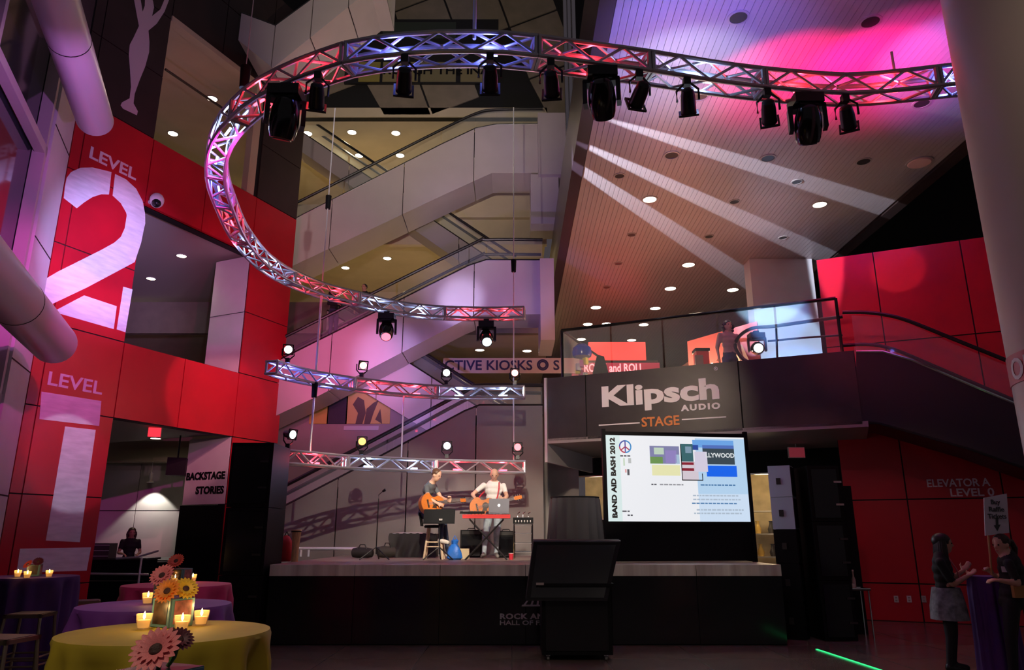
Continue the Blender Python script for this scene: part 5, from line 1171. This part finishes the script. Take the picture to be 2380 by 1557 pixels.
# guitars ----------------------------------------------------------------------
def guitar(M, label, strap=None):
    t = link('acoustic_guitar', None); t.matrix_basis = M; tag(t, label, 'guitar', 'acoustic guitars'); t.empty_display_size = .1
    prof = []
    n = 40
    for i in range(n):
        a = 2*math.pi*i/n; x = math.cos(a)*.25
        u = x/.25; hw = .5*(.40 if u < 0 else .295)*math.sqrt(max(0, 1-abs(u)**2.6)) if True else 0
        waist = 1-.26*math.exp(-((u-.18)/.30)**2)
        prof.append((x, math.copysign(hw*waist, math.sin(a)) if abs(math.sin(a)) > 1e-6 else 0))
    top = mat('guitar_top', (.60, .17, .025), .35, noise=.12, nscale=14, aniso=(1, 8, 8)); side = mat('guitar_side', (.30, .09, .03), .3); dk = mat('fretboard', (.05, .025, .015), .4)
    MB().prism([V((x, -.05, z)) for x, z in prof], V((0, .10, 0))).obj('body', side, t)
    MB().prism([V((x*.985, -.054, z*.985)) for x, z in prof], V((0, .006, 0))).obj('soundboard', top, t)
    MB().cyl((.05, -.0545, 0), (.05, -.0565, 0), .052, n=20).obj('sound_hole', M_BLACK, t); MB().lathe([(.054, 0), (.062, 0), (.062, .002), (.054, .002)], 20).obj('rosette', dk, t).matrix_basis = Matrix.Translation((.05, -.055, 0))@Matrix.Rotation(math.pi/2, 4, 'X')
    MB().prism([V((.0, -.056, -.03)), V((.06, -.056, -.055)), V((.06, -.056, -.10)), V((-.04, -.056, -.085))], V((0, -.002, 0))).obj('pickguard', dk, t)
    MB().box((-.11, -.06, 0), (.03, .012, .15)).obj('bridge', dk, t)
    MB().prism([V((.10, -.058, -.028)), V((.60, -.058, -.021)), V((.60, -.058, .021)), V((.10, -.058, .028))], V((0, -.01, 0))).obj('fingerboard', dk, t)
    MB().prism([V((.22, -.056, -.026)), V((.60, -.056, -.020)), V((.60, -.056, .020)), V((.22, -.056, .026))], V((0, .024, 0))).obj('neck', side, t)
    MB().prism([V((.60, -.06, -.022)), V((.63, -.055, -.035)), V((.76, -.03, -.032)), V((.76, -.03, .032)), V((.63, -.055, .035)), V((.60, -.06, .022))], V((0, .016, 0))).obj('headstock', top, t)
    for k in range(3):
        for e in (-1, 1): MB().cyl((.65+.04*k, -.045, e*.033), (.65+.04*k, -.045, e*.058), .008, n=6).obj('tuning_peg', M_CHROME, t)
    for k in range(6): z = (k-2.5)*.0075; MB().cyl((-.11, -.068, z*1.3), (.61, -.070, z), .0011, n=4).obj('string', M_ALU, t)
    if strap:
        inv = M.inverted(); MB().tube([inv@p for p in strap], .014, 6).obj('strap', mat('strap_red', (.62, .03, .05), .6), t, True)
    return t
g = atY(1122, 1177, YG-.24); G1 = Matrix.Translation(g)@Matrix.Rotation(R(-14), 4, 'Y')@Matrix.Rotation(R(6), 4, 'Z')
guitar(G1, 'orange acoustic guitar with red strap held by the bald man', [g+V((-.22, .03, -.05)), atY(1118, 1150, YG+.12), atY(1150, 1118, YG+.14), atY(1160, 1121, YG-.03), atY(1160, 1134, YG-.16), atY(1156, 1155, YG-.19), atY(1150, 1168, YG-.2)])
g = atY(1003, 1171, Y2-.27); G2 = Matrix.Translation(g)@Matrix.Rotation(R(-8), 4, 'Y')@Matrix.Rotation(R(40), 4, 'Z')@Matrix.Rotation(R(-8), 4, 'X')
guitar(G2, 'orange acoustic guitar on the lap of the seated man')

# two women at the right ---------------------------------------------------------
YW = 9.2
JW = scaleY(dict(head=(2192, 1264), neck=(2186, 1288), chest=(2190, 1322), waist=(2196, 1362), pelvis=(2203, 1398), shL=(2184, 1305, -.15), shR=(2193, 1304, .15), elL=(2216, 1358, -.17), elR=(2212, 1345, .15),
                 wrL=(2248, 1339, -.14), wrR=(2236, 1328, .12), hipL=(2203, 1405, -.08), hipR=(2205, 1405, .09), knL=(2210, 1478, -.08), knR=(2214, 1478, .09), anL=(2208, 1540, -.08), anR=(2214, 1540, .09)), YW)
JW['hdL'] = JW['wrL']+V((.09, .02, .04)); JW['pnL'] = V((0, -.2, 1)); JW['hdR'] = JW['wrR']+V((.07, 0, .06)); JW['pnR'] = V((.2, -.6, 1)); JW['curlL'] = V((.25, 0, 0)); JW['curlR'] = V((.25, 0, 0))
for S in 'LR': JW['an'+S].z = .085; JW['toe'+S] = JW['an'+S]+V((.15, -.03, -.04))
def skirt(o, kid):
    c = JW['pelvis']; kid(MB().lathe([(.20, -.20), (.19, -.05), (.165, .10), (.15, .16)], 24, c, lambda a, j: 1+.05*math.cos(a*7)*(1 if j < 2 else 0)), 'skirt', mat('grey_print_cloth', (.20, .22, .23), .8, noise=.5, nscale=14))
    kid(MB().tube([JW['neck']+V((.03, -.09, -.02)), JW['chest']+V((.10, -.12, 0)), JW['chest']+V((.13, -.12, -.12)), JW['chest']+V((.12, -.10, -.14))], .010, 6), 'lanyard', mat('lanyard_pink', (.5, .12, .15), .6))
body('person', 'woman with long black hair in black top and grey patterned skirt, hands spread', JW, (M_BTEE, M_BTEE, M_SHOEB), .013, V((JW['pelvis'].x, YW, 0)), SKIN2, hair=hair_long(M_HB, .34), face=V((.95, -.30, -.05)), extra=skirt, sleeves=.8)
YX = 8.75
JX = scaleY(dict(head=(2327, 1266, -.02), neck=(2341, 1290), chest=(2350, 1322), waist=(2352, 1362), pelvis=(2352, 1398), shL=(2343, 1308, -.17), shR=(2353, 1306, .17), elL=(2366, 1356, -.22), elR=(2335, 1350, .14),
                 wrL=(2324, 1349, -.22), wrR=(2308, 1335, .04), hipL=(2350, 1405, -.09), hipR=(2352, 1405, .09), knL=(2348, 1478, -.09), knR=(2352, 1478, .09), anL=(2350, 1540, -.09), anR=(2354, 1540, .09)), YX)
JX['hdL'] = JX['wrL']+V((-.1, 0, .01)); JX['pnL'] = V((0, .3, -1)); JX['hdR'] = JX['wrR']+V((-.05, -.0, .09)); JX['pnR'] = V((-.9, -.3, 0)); JX['curlR'] = V((1.0, 0, 0))
for S in 'LR': JX['an'+S].z = .085; JX['toe'+S] = JX['an'+S]+V((-.15, -.03, -.04))
def pouch(o, kid):
    c = JX['pelvis']+V((.0, -.20, .12)); kid(MB().box(c, (.20, .05, .13)), 'pouch', mat('tan_leather', (.42, .20, .05), .5)); kid(MB().box(JX['chest']+V((-.14, -.13, .0)), (.09, .02, .06), Matrix.Rotation(-.7, 3, 'Z')), 'name_badge', M_WHITE)
body('person', 'woman with brown ponytail in black T-shirt with tan pouch, holding the raffle sign', JX, (M_BTEE, M_BTEE, M_SHOEB), .013, V((JX['pelvis'].x, YX, 0)), SKIN, hair=hair_tail(M_HDB), face=V((-.93, -.32, -.15)), extra=pouch, sleeves=.75)
# raffle sign on a stick
s0 = JX['wrR']+JX.get('hdR', V())*0+V((-.035, -.03, .06)); st_ = atY(2298, 1238, s0.y)
sg = thing('hand_sign', 'white raffle sign on a wooden stick held above the woman with ponytail', 'sign', s0-V((0, 0, .06)))
MB().cyl(s0-V((0, 0, .06)), st_+V((0, 0, .1)), .012, n=8).obj('stick', mat('stick_wood', (.55, .28, .12), .6), sg, True, True)
bd = [atY(x, y, s0.y-.02) for x, y in ((2290, 1245), (2346, 1238), (2340, 1147), (2287, 1157))]
MB().prism(bd, V((0, .01, 0))).obj('board', mat('board_white', (.66, .66, .70), .7), sg, world=True)
bx = (bd[1]-bd[0]).normalized(); byv = (bd[3]-bd[0]).normalized()
def bm_(u, v_):
    p = bd[0].lerp(bd[1], u); q = bd[3].lerp(bd[2], u); o = p.lerp(q, v_)+V((0, -.004, 0)); zz = bx.cross(byv)
    return Matrix([[bx.x, byv.x, zz.x, o.x], [bx.y, byv.y, zz.y, o.y], [bx.z, byv.z, zz.z, o.z], [0, 0, 0, 1]])
for s_, v_, u_, wd in (('Buy', .80, .30, .10), ('Raffle', .62, .20, .165), ('Tickets', .44, .14, .20)): text(s_, .075, M_SLK, bm_(u_, v_), parent=sg, extr=.001, bold=.002, width=wd)
Mb = bm_(.5, .08); MB().prism([Mb@V(q) for q in ((-.015, .15, 0), (.015, .15, 0), (.015, .07, 0), (.04, .07, 0), (0, 0, 0), (-.04, .07, 0), (-.015, .07, 0))], V((0, -.002, 0))).obj('arrow', M_SLK, sg, world=True)

# standing pose for the small figures
def stand(root, h, yaw, arms='down', lean=0.):
    k = h/1.72; c, s = math.cos(yaw), math.sin(yaw)
    def L(x, y, z): return V(root)+V((c*x-s*y, s*x+c*y, z))*k
    J = dict(head=L(0, -.03, 1.60), neck=L(0, 0, 1.46), chest=L(0, 0, 1.28), waist=L(0, 0, 1.08), pelvis=L(0, 0, .93), shL=L(-.18, 0, 1.41), shR=L(.18, 0, 1.41), hipL=L(-.09, 0, .90), hipR=L(.09, 0, .90), knL=L(-.10, -.02, .50), knR=L(.10, -.02, .50), anL=L(-.11, .02, .085), anR=L(.11, .02, .085))
    if arms == 'down': J.update(elL=L(-.25, .03, 1.13), elR=L(.25, .03, 1.13), wrL=L(-.27, -.05, .90), wrR=L(.27, -.05, .90))
    else: J.update(elL=L(-.24, -.02, 1.12), elR=L(.24, -.02, 1.12), wrL=L(-.16, -.27, 1.10), wrR=L(.16, -.27, 1.10), hdL=L(-.13, -.36, 1.08), hdR=L(.13, -.36, 1.08))
    for S, x in (('L', -.11), ('R', .11)): J['toe'+S] = L(x, -.14, .045)
    return J
# assistant in the back room
p = atY(306, 1240, 18.2); q = V((p.x, 18.2, .05))
body('person', 'woman with dark hair in black standing at the counter in the back room', stand(q, 1.66, R(35), 'fwd'), (M_BTEE, M_BTEE, M_SHOEB), .02, q, SKIN2, hair=hair_long(M_HDB, .18), sleeves=.6)
# visitor on the mezzanine
p = KP.px(1680, 772, -.75); q = V((p.x, p.y, 4.105))
body('person', 'dark-haired visitor lit red behind the mezzanine railing', stand(q, 1.70, R(12)), (mat('dusty_pink', (.45, .32, .32), .8), M_DJEANS, M_SHOEB), .02, q, SKIN, hair=hair_long(M_HB, .16, 1.3), sleeves=1.2)
# riders on the escalators
p = atY(772, 780, 19.5); q = V((p.x, 19.5, p.z-.05-.22))
body('person', 'rider in dark clothes standing on the middle escalator behind the truss', stand(q, 1.72, R(60), 'fwd'), (M_BTEE, M_DJEANS, M_SHOEB), .022, q, SKIN2, hair=hair_short(M_HB), sleeves=1.2)
p = atY(842, 775, 20.8); q = V((p.x, 20.8, p.z-.12))
body('person', 'rider with dark hair on the low escalator, only head and shoulders showing', stand(q, 1.66, R(-20)), (M_BTEE, M_DJEANS, M_SHOEB), .022, q, SKIN2, hair=hair_short(M_HB), sleeves=1.2)

# ================================================================ TABLES AND SMALL THINGS
def cloth_table(p, r, h, c, label, seed=0, group='cocktail tables with floor-length cloths'):
    t = thing('cocktail_table', label, 'table', p, seed*.7, group); mm = mat('cloth_%02d%02d%02d' % tuple(int(k*99) for k in c), c, .7, noise=.08, nscale=5)
    rnd = random.Random(seed); ph = [rnd.uniform(0, 6.28) for _ in range(3)]
    prof = [(0.0, h+.006), (r*.9, h+.006), (r*.985, h+.003), (r*1.0, h-.02), (r*.99, h-.07), (r*.985, h-.14), (r*.99, h*.7), (r*1.0, h*.5), (r*1.03, h*.3), (r*1.06, h*.14), (r*1.08, .012)]
    def wob(a, j):
        k = min(1., max(0., (h-prof[j][1]-.015)/.14)) if j > 2 else 0.
        f = .055*math.cos(a*8+ph[0])+.045*math.cos(a*13+ph[1])+.03*math.cos(a*19+ph[2])
        return 1+k*f
    MB().lathe(prof, 128, (0, 0, 0), wob).obj('tablecloth', mm, t, True)
    MB().cyl((0, 0, h-.03), (0, 0, h-.002), r*.84, n=32).obj('tabletop', M_BROWN, t); MB().cyl((0, 0, .02), (0, 0, h-.03), .035, n=12).obj('pole', M_STEEL, t); MB().lathe([(.25, 0), (.24, .02), (.05, .03)], 20).obj('base', M_STEEL, t)
    return t
TZ = 1.07
YEL = (.40, .29, .012); PUR = (.16, .03, .26); PNK = (.45, .015, .12); DPU = (.06, .02, .14)
tp = {}
for key, (x, y), c, lab in (('y', (388, 1469), YEL, 'cocktail table with mustard yellow cloth in the left foreground'), ('p', (362, 1406), PUR, 'cocktail table with violet cloth behind the yellow one'), ('k', (412, 1359), PNK, 'cocktail table with dark pink cloth, farthest of the row on the left'), ('d', (72, 1340), DPU, 'cocktail table with deep purple cloth at the left edge beside the stools')):
    p = atZ(x, y, TZ); tp[key] = p; cloth_table((p.x, p.y, 0), .51, TZ, c, lab, len(key)+ord(key))
tp['n'] = V((-.93, 1.93, TZ)); pn = atZ(378, 1600, 1.07); nx_ = ray(372, 1520)[0]*1.98; tp['n'] = V((nx_, 1.98, TZ))
cloth_table((nx_, 1.90, 0), .42, TZ, PUR, 'nearest cocktail table, carrying the pink gerbera at the bottom left', 9)
p = atZ(2290, 1339, TZ); cloth_table((p.x, 9.15, 0), .215, TZ, (.10, .025, .20), 'narrow table with purple cloth between the two women', 4)
# gerberas, cube vases, candles
PET = {}
def gerbera(p, face, r, c, c2, label, stem):
    t = thing('gerbera', label, 'flower', p, 0, 'gerberas in cube vases'); p = V(p); f = V(face).normalized(); Q = f.to_track_quat('Z', 'Y').to_matrix().to_4x4()
    key = 'petal_%02d%02d%02d' % tuple(int(k*99) for k in c); mm = mat(key, c, .55, noise=.12, nscale=20)
    if key not in PET:
        m = MB(); n = 6; vs = []; fs = []
        for i in range(n+1):
            u = i/n; w_ = .16*math.sin(math.pi*(.12+.80*u))**.8*(1 if u < .95 else .5); 
            for e in (-1, 0, 1): vs.append((u*.82+.18, e*w_, .06*math.sin(u*2.4)+(.02 if e else 0)))
        for i in range(n):
            for j in range(2): k = i*3+j; fs.append((k, k+1, k+4, k+3))
        m.add(vs, fs); PET[key] = m.mesh('petal', mm, True)
    n = 20
    for ring_, (sc, lift, nn) in enumerate(((1., .10, n), (.72, .28, 14))):
        for i in range(nn):
            a = 2*math.pi*(i+.5*ring_)/nn; link('petal', PET[key], t, Q@Matrix.Rotation(a, 4, 'Z')@Matrix.Rotation(-lift, 4, 'Y')@Matrix.Diagonal((r*sc, r*sc, r*sc, 1)))
    m = MB(); m.ball((0, 0, r*.08), (r*.27, r*.27, r*.14), 14, 8); d = link('flower_centre', m.mesh('flower_centre', mat('gerb_centre', (.06, .02, .015), .7, bump=.5, nscale=60)), t, Q)
    MB().tube([V((0, 0, 0)), V((0, 0, -.02))-f*.03, V((stem[0], stem[1], stem[2]))], .006, 6).obj('stem', mat('stem_green', (.05, .13, .03), .6), t, True)
    return t
def photo_vase(p, s, rz, cols, label):
    t = thing('cube_vase', label, 'vase', p, rz, 'cube vases with picture sides')
    MB().box((0, 0, s/2), (s, s, s)).obj('body', mat('vase_body', (.10, .16, .18), .2), t)
    for k in range(4):
        M = Matrix.Rotation(math.pi/2*k, 4, 'Z')
        a = MB().box((0, -s/2-.002, s/2), (s*.96, .004, s*.96)).obj('picture', mat('frame_teal', (.10, .22, .24), .3), t); a.matrix_basis = M
        c = cols[k % len(cols)]
        b = MB().box((0, -s/2-.004, s*.52), (s*.74, .004, s*.80)).obj('picture_print', mat('print_%02d%02d%02d' % tuple(int(v*99) for v in c), c, .35, noise=.6, nscale=22), t); b.matrix_basis = M
    return t
def candle(p, label):
    t = thing('votive_candle', label, 'candle', p, 0, 'lit votive candles')
    MB().lathe([(.030, .0), (.036, .03), (.040, .075), (.037, .075), (.033, .03), (.027, .006), (0, .006)], 18).obj('glass_cup', mat('votive_glass', (.95, .75, .40), .1, alpha=.22), t, True)
    MB().lathe([(.026, .007), (.032, .045), (0, .046)], 16).obj('wax', mat('wax_lit', (.9, .6, .25), .5, emit=(1., .50, .12), es=.45), t, True)
    MB().lathe([(.0, .047), (.006, .056), (.007, .064), (.003, .08), (0, .088)], 10).obj('flame', glow('flame', (1., .75, .35), 24.), t, True)
    lamp('candle_light', 'POINT', V(p)+V((0, 0, .10)), (1., .55, .18), .55, size=.01)
    return t
OFF = .0075
def tpx(x, y): q = atZ(x, y, TZ+OFF); return q
for x, y, lab in ((332, 1462, 'left candle on the yellow table'), (421, 1466, 'front candle on the yellow table beside the vase'), (466, 1453, 'right candle on the yellow table'), (342, 1404, 'lit candle on the violet table'), (406, 1355, 'left candle on the pink table'), (447, 1352, 'right candle on the pink table'), (40, 1341, 'leftmost candle on the deep purple table'), (62, 1344, 'front candle on the deep purple table'), (113, 1341, 'right candle on the deep purple table')):
    candle(tpx(x, y), 'lit votive, '+lab)
PC = [(.05, .03, .02), (.30, .10, .09), (.04, .06, .05), (.2, .12, .1)]
def setup(x, y, s, rz, flowers, label, tz_=None, P=None):
    p = P if P is not None else tpx(x, y); photo_vase(p, s, rz, PC, label)
    for (dx, dy, dz, r, c, fc, lab) in flowers:
        q = V(p)+V((dx, dy, s+dz)); gerbera(q, fc, r, c, None, lab, (-dx*.6, -dy*.6+.01, -dz+.002))
PINKF, ORF, YEF, REF, MAR = (.85, .20, .20), (.90, .26, .02), (.85, .50, .02), (.75, .10, .06), (.10, .01, .02)
setup(398, 1455, .145, R(-28), [(-.01, -.07, .035, .072, ORF, (-.1, -.85, .5), 'orange gerbera over the vase on the yellow table'), (.055, .0, .042, .068, YEF, (.5, -.6, .6), 'yellow gerbera behind the orange one')], 'cube vase with picture sides on the yellow table')
setup(380, 1402, .14, R(25), [(0, -.07, .05, .088, PINKF, (-.1, -.8, .6), 'pink gerbera on the violet table')], 'cube vase with picture sides on the violet table')
setup(420, 1354, .14, R(-15), [(-.05, -.05, .07, .085, REF, (0, -.8, .6), 'red gerbera on the pink table')], 'cube vase with picture sides on the pink table')
setup(78, 1338, .13, R(20), [(.06, -.05, .03, .06, MAR, (.3, -.7, .6), 'dark maroon gerbera on the deep purple table'), (-.05, -.06, .0, .06, REF, (-.3, -.7, .6), 'rust gerbera on the deep purple table')], 'cube vase on the deep purple table')
setup(0, 0, .15, R(-24), [(.012, -.05, .048, .062, PINKF, (-.05, -.75, .66), 'large pink gerbera at the bottom left, nearest of all'), (.045, .0, .066, .036, MAR, (.5, -.5, .7), 'maroon gerbera behind the nearest pink one')], 'nearest cube vase with picture sides', P=V((tp['n'].x, 1.98, TZ+OFF)))
# bar stools at the left
def stool(x, y, sz, rz, label):
    p = atZ(x, y, sz); t = thing('metal_bar_stool', label, 'stool', (p.x, p.y, 0), rz, 'metal bar stools'); mm = mat('bronze_metal', (.30, .24, .16), .3, .85)
    w_ = .17
    m = MB()
    for a, b in (((-w_, -w_), (w_, -w_)), ((w_, -w_), (w_, w_)), ((w_, w_), (-w_, w_)), ((-w_, w_), (-w_, -w_))): m.box(((a[0]+b[0])/2, (a[1]+b[1])/2, sz-.02), (abs(a[0]-b[0])+.035, abs(a[1]-b[1])+.035, .035))
    m.obj('seat_frame', mm, t); MB().box((0, 0, sz-.008), (2*w_-.01, 2*w_-.01, .02)).obj('seat', mat('seat_dark', (.05, .04, .035), .5), t)
    for ex in (-1, 1):
        for ey in (-1, 1): MB().tube([V((ex*w_, ey*w_, sz-.03)), V((ex*(w_+.05), ey*(w_+.05), 0))], .017, 8).obj('leg', mm, t, True)
    for z_ in (.25, .33):
        k = w_+.05*(1-z_/sz); MB().tube([V((-k, -k, z_)), V((k, -k, z_)), V((k, k, z_)), V((-k, k, z_))], .011, 6, True).obj('foot_rail', mm, t, True)
stool(72, 1424, .75, R(8), 'metal bar stool against the deep purple table'); stool(8, 1480, .75, R(-6), 'nearer metal bar stool at the left edge')
stool(196, 1395, .72, R(30), 'dark bar stool half hidden between the deep purple and violet tables')
# back-room counter and equipment
p = atY(262, 1290, 17.2); t = thing('counter', 'dark service counter in the back room', 'counter', (p.x, 17.3, 0))
MB().box((0, .2, .5), (1.5, .6, 1.0)).obj('body', M_BLACK, t); MB().box((0, .2, 1.02), (1.6, .7, .04)).obj('worktop', mat('counter_top', (.05, .05, .045), .3), t); MB().tube([V((-.8, -.14, .55)), V((.8, -.14, .55))], .02, 8).obj('rail', M_CHROME, t, True)
p = atY(237, 1262, 17.4); t = thing('equipment_rack', 'metal equipment case on the counter in the back room', 'equipment case', (p.x, 17.45, 1.04)); MB().box((0, 0, .16), (.5, .35, .32)).obj('case', mat('rack_metal', (.12, .12, .11), .4, .5), t)
for z_ in (.04, .16, .28): MB().box((0, -.18, z_), (.5, .015, .02)).obj('edge', M_ALU, t)
p = atY(400, 1275, 18.7); t = thing('piano', 'black grand piano shape behind the railing in the back room', 'piano', (p.x, 18.9, 0))
MB().prism([V((-.7, -.4, .62)), V((.7, -.4, .62)), V((.7, .4, .62)), V((0, .6, .62)), (V((-.7, .3, .62)))], V((0, 0, .28))).obj('case', M_BLACK, t); MB().prism([V((-.7, -.4, .93)), V((.7, -.4, .93)), V((.7, -.1, 1.0)), V((-.7, -.1, 1.0))], V((0, 0, .02))).obj('lid', M_BLKGLOSS, t)
for x_, y_ in ((-.6, -.3), (.6, -.3), (0, .4)): MB().cyl((x_, y_, 0), (x_, y_, .62), .04, n=10).obj('leg', M_BLACK, t, True)
rp = atY(335, 1320, 15.6); t = thing('handrail', 'thin steel handrail sloping in front of the back room', 'handrail', (rp.x, 15.6, 0))
a_, b_ = atY(205, 1333, 15.6), atY(345, 1335, 15.6); MB().tube([a_, b_], .022, 8).obj('lower_rail', M_ALU, t, True, True)
c1_, c2_ = atY(318, 1295, 15.6), atY(368, 1280, 15.6); MB().tube([atY(270, 1298, 15.6), c1_, c2_], .02, 8).obj('upper_rail', M_ALU, t, True, True); MB().cyl((c1_.x+.1, 15.6, 0), (c1_.x+.1, 15.6, c1_.z), .022, n=8).obj('post', M_ALU, t, True, True)
p = atY(411, 1085, 17.9); t = thing('wall_speaker', 'black speaker box hung in the back room', 'speaker', p); MB().box((0, 0, 0), (.42, .35, .42), Matrix.Rotation(R(18), 3, 'Z')).obj('cabinet', M_BLACK, t); MB().cyl((0, 0, .2), (0, 0, 3.9-p.z), .02, n=6).obj('hanger', M_BLACK, t)
# round column with red band
cr = .56; cc = V((.697*4.7+cr*1.219, 4.7, 0)); t = thing('column', 'large round pale column at the right edge with red band', 'column', cc)
MB().lathe([(cr, 0), (cr, 14)], 64).obj('shaft', mat('column_paint', (.46, .36, .31), .45), t, True)
zb0, zb1 = H+ray(2349, 862)[1]*4.45, H+ray(2334, 791)[1]*4.45
MB().lathe([(cr+.001, zb0), (cr+.006, zb0), (cr+.006, zb1), (cr+.001, zb1)], 64).obj('red_band', mat('band_red', (.45, .01, .05), .45), t, True)
tx = text('OPEN', .2, M_GRAPH, Matrix.Identity(4), extr=.001, bold=.004); a0 = math.atan2(-cc.y, -cc.x)-1.18
for v in tx.data.vertices:
    th = a0+(v.co.x/ (cr+.008)); rr = cr+.008+v.co.z; v.co = V((math.cos(th)*rr, math.sin(th)*rr, (zb0+zb1)/2-.075+v.co.y))
tx.parent = t
# outlets
for n, x in enumerate((2083, 2113, 2147)):
    p = RP.px(x, 1392, .012); t = thing('wall_outlet', ('left', 'middle', 'right')[n]+' of three wall outlets low on the red wall', 'outlet', p, math.atan2(RP.d.y, RP.d.x), 'wall outlets'); MB().box((0, 0, 0), (.075, .016, .115)).obj('plate', M_WHITE if n < 2 else M_RIM, t)
    for e in (-1, 1): MB().box((0, -.009, e*.025), (.035, .004, .03)).obj('socket', mat('socket_grey', (.3, .28, .27), .5), t)
# side table with bottles by the tower
p = atZ(1982, 1368, .72); t = thing('folding_tray_table', 'small tray table with thin metal legs beside the right-hand tower', 'table', (p.x, p.y, 0))
MB().box((0, 0, .71), (.42, .34, .02)).obj('tray', M_BROWN, t); MB().tube([V((-.2, -.16, .725)), V((.2, -.16, .725)), V((.2, .16, .725)), V((-.2, .16, .725))], .012, 6, True).obj('rim', M_CHROME, t, True)
for e in (-1, 1):
    for y_ in (-.14, .14): MB().cyl((e*.18, y_, 0), (e*.18, y_, .7), .011, n=8).obj('leg', M_CHROME, t, True)
b = MB(); b.lathe([(.03, 0), (.03, .14), (.012, .19), (.012, .26), (0, .26)], 12); b = b.obj('body', mat('bottle_clear', (.5, .45, .42), .1, alpha=.6), thing('water_bottle', 'slim bottle standing on the tray table', 'bottle', (p.x+.03, p.y, .722)), True); MB().cyl((0, 0, .26), (0, 0, .285), .014, n=10).obj('cap', M_WHITE, b.parent)
for n, (dx, dy) in enumerate(((-.12, -.05), (-.03, -.09))):
    t = thing('small_glass', ('left', 'right')[n]+' small glass on the tray table', 'glass', (p.x+dx, p.y+dy, .722), 0, 'glasses on the tray table'); MB().lathe([(.022, 0), (.028, .08), (.026, .08), (.02, .006), (0, .006)], 12).obj('cup', mat('tumbler', (.8, .78, .76), .1, alpha=.5), t, True); MB().cyl((0, 0, .007), (0, 0, .04), .021, n=10).obj('drink', mat('drink', (.5, .4, .3), .2), t)
# green laser light on the floor, painted as a thin glowing sliver
a_, b_ = atZ(1898, 1509, .004), atZ(2060, 1562, .004); d = (b_-a_).normalized(); s_ = V((d.y, -d.x, 0))*.016
o = MB().prism([a_-s_, b_-s_, b_+s_, a_+s_], V((0, 0, .006))).obj('painted_laser_line', glow('laser_glow_green', (.03, .75, .22), 1.4), None); tag(o, 'green laser light painted as a glowing line across the floor at the lower right', 'painted laser line')

# fill lamps added out of view over the near end, to brighten the foreground
for n, (x, y, aim) in enumerate(((-2.6, .2, (-1.6, 4.2, 1)), (.4, -.6, (.3, 7, 0)), (3.2, .4, (3.0, 7.5, 0)))):
    p = V((x, y, 7.4)); t = par_can(p, aim, 'added fill lamp out of view high over the near end of the hall, %s' % ('on the left', 'in the middle', 'on the right')[n], spot=((1., .84, .66), (420, 110, 170)[n], 60, .8), name='added_fill_lamp')
    MB().cyl(p, p+V((0, 0, 3)), .015, n=6).obj('hanger', M_RAIL, t, world=True)

# pieces that belong to a part rather than to the whole thing
SUB = {'par_can': {'lens': 'can', 'filter_frame': 'can'}, 'added_fill_lamp': {'lens': 'can', 'filter_frame': 'can'}, 'moving_head_light': {'lens': 'head'}, 'acoustic_guitar': {'tuning_peg': 'headstock', 'sound_hole': 'soundboard', 'rosette': 'soundboard', 'pickguard': 'soundboard', 'bridge': 'soundboard'},
       'laptop': {'logo': 'lid'}, 'loudspeaker': {'handle': 'cabinet', 'grille': 'cabinet'}, 'amplifier': {'handle': 'cabinet', 'grille': 'cabinet', 'control_panel': 'cabinet'}, 'downlight': {'lens': 'rim'}, 'music_stand': {'badge': 'desk', 'ledge': 'desk'},
       'projection_screen': {'slide_block': 'screen_surface', 'lettering': 'screen_surface', 'peace_symbol': 'screen_surface'}, 'cube_vase': {'picture': 'body', 'picture_print': 'body'}, 'microphone_stand': {'microphone': 'boom'}, 'exit_sign': {'face': 'housing'},
       'touch_kiosk': {'monitor_back': 'monitor_housing', 'top_edge': 'monitor_housing', 'door': 'cabinet'}, 'keyboard': {'black_key': 'key_bed'}, 'mixing_pad': {'knob': 'body'}, 'mixing_desk': {'fader': 'body'}, 'hand_sign': {'lettering': 'board', 'arrow': 'board'}, 'wall_outlet': {'socket': 'plate'}, 'votive_candle': {'flame': 'wax'}, 'cocktail_table': {}}
for o in list(COL.objects):
    rule = SUB.get(o.name.split('.')[0])
    if o.parent is not None or not rule: continue
    kids = {}
    for c in o.children: kids.setdefault(c.name.split('.')[0], c)
    for c in list(o.children):
        to = kids.get(rule.get(c.name.split('.')[0], ''))
        if to is not None and to is not c: c.parent = to
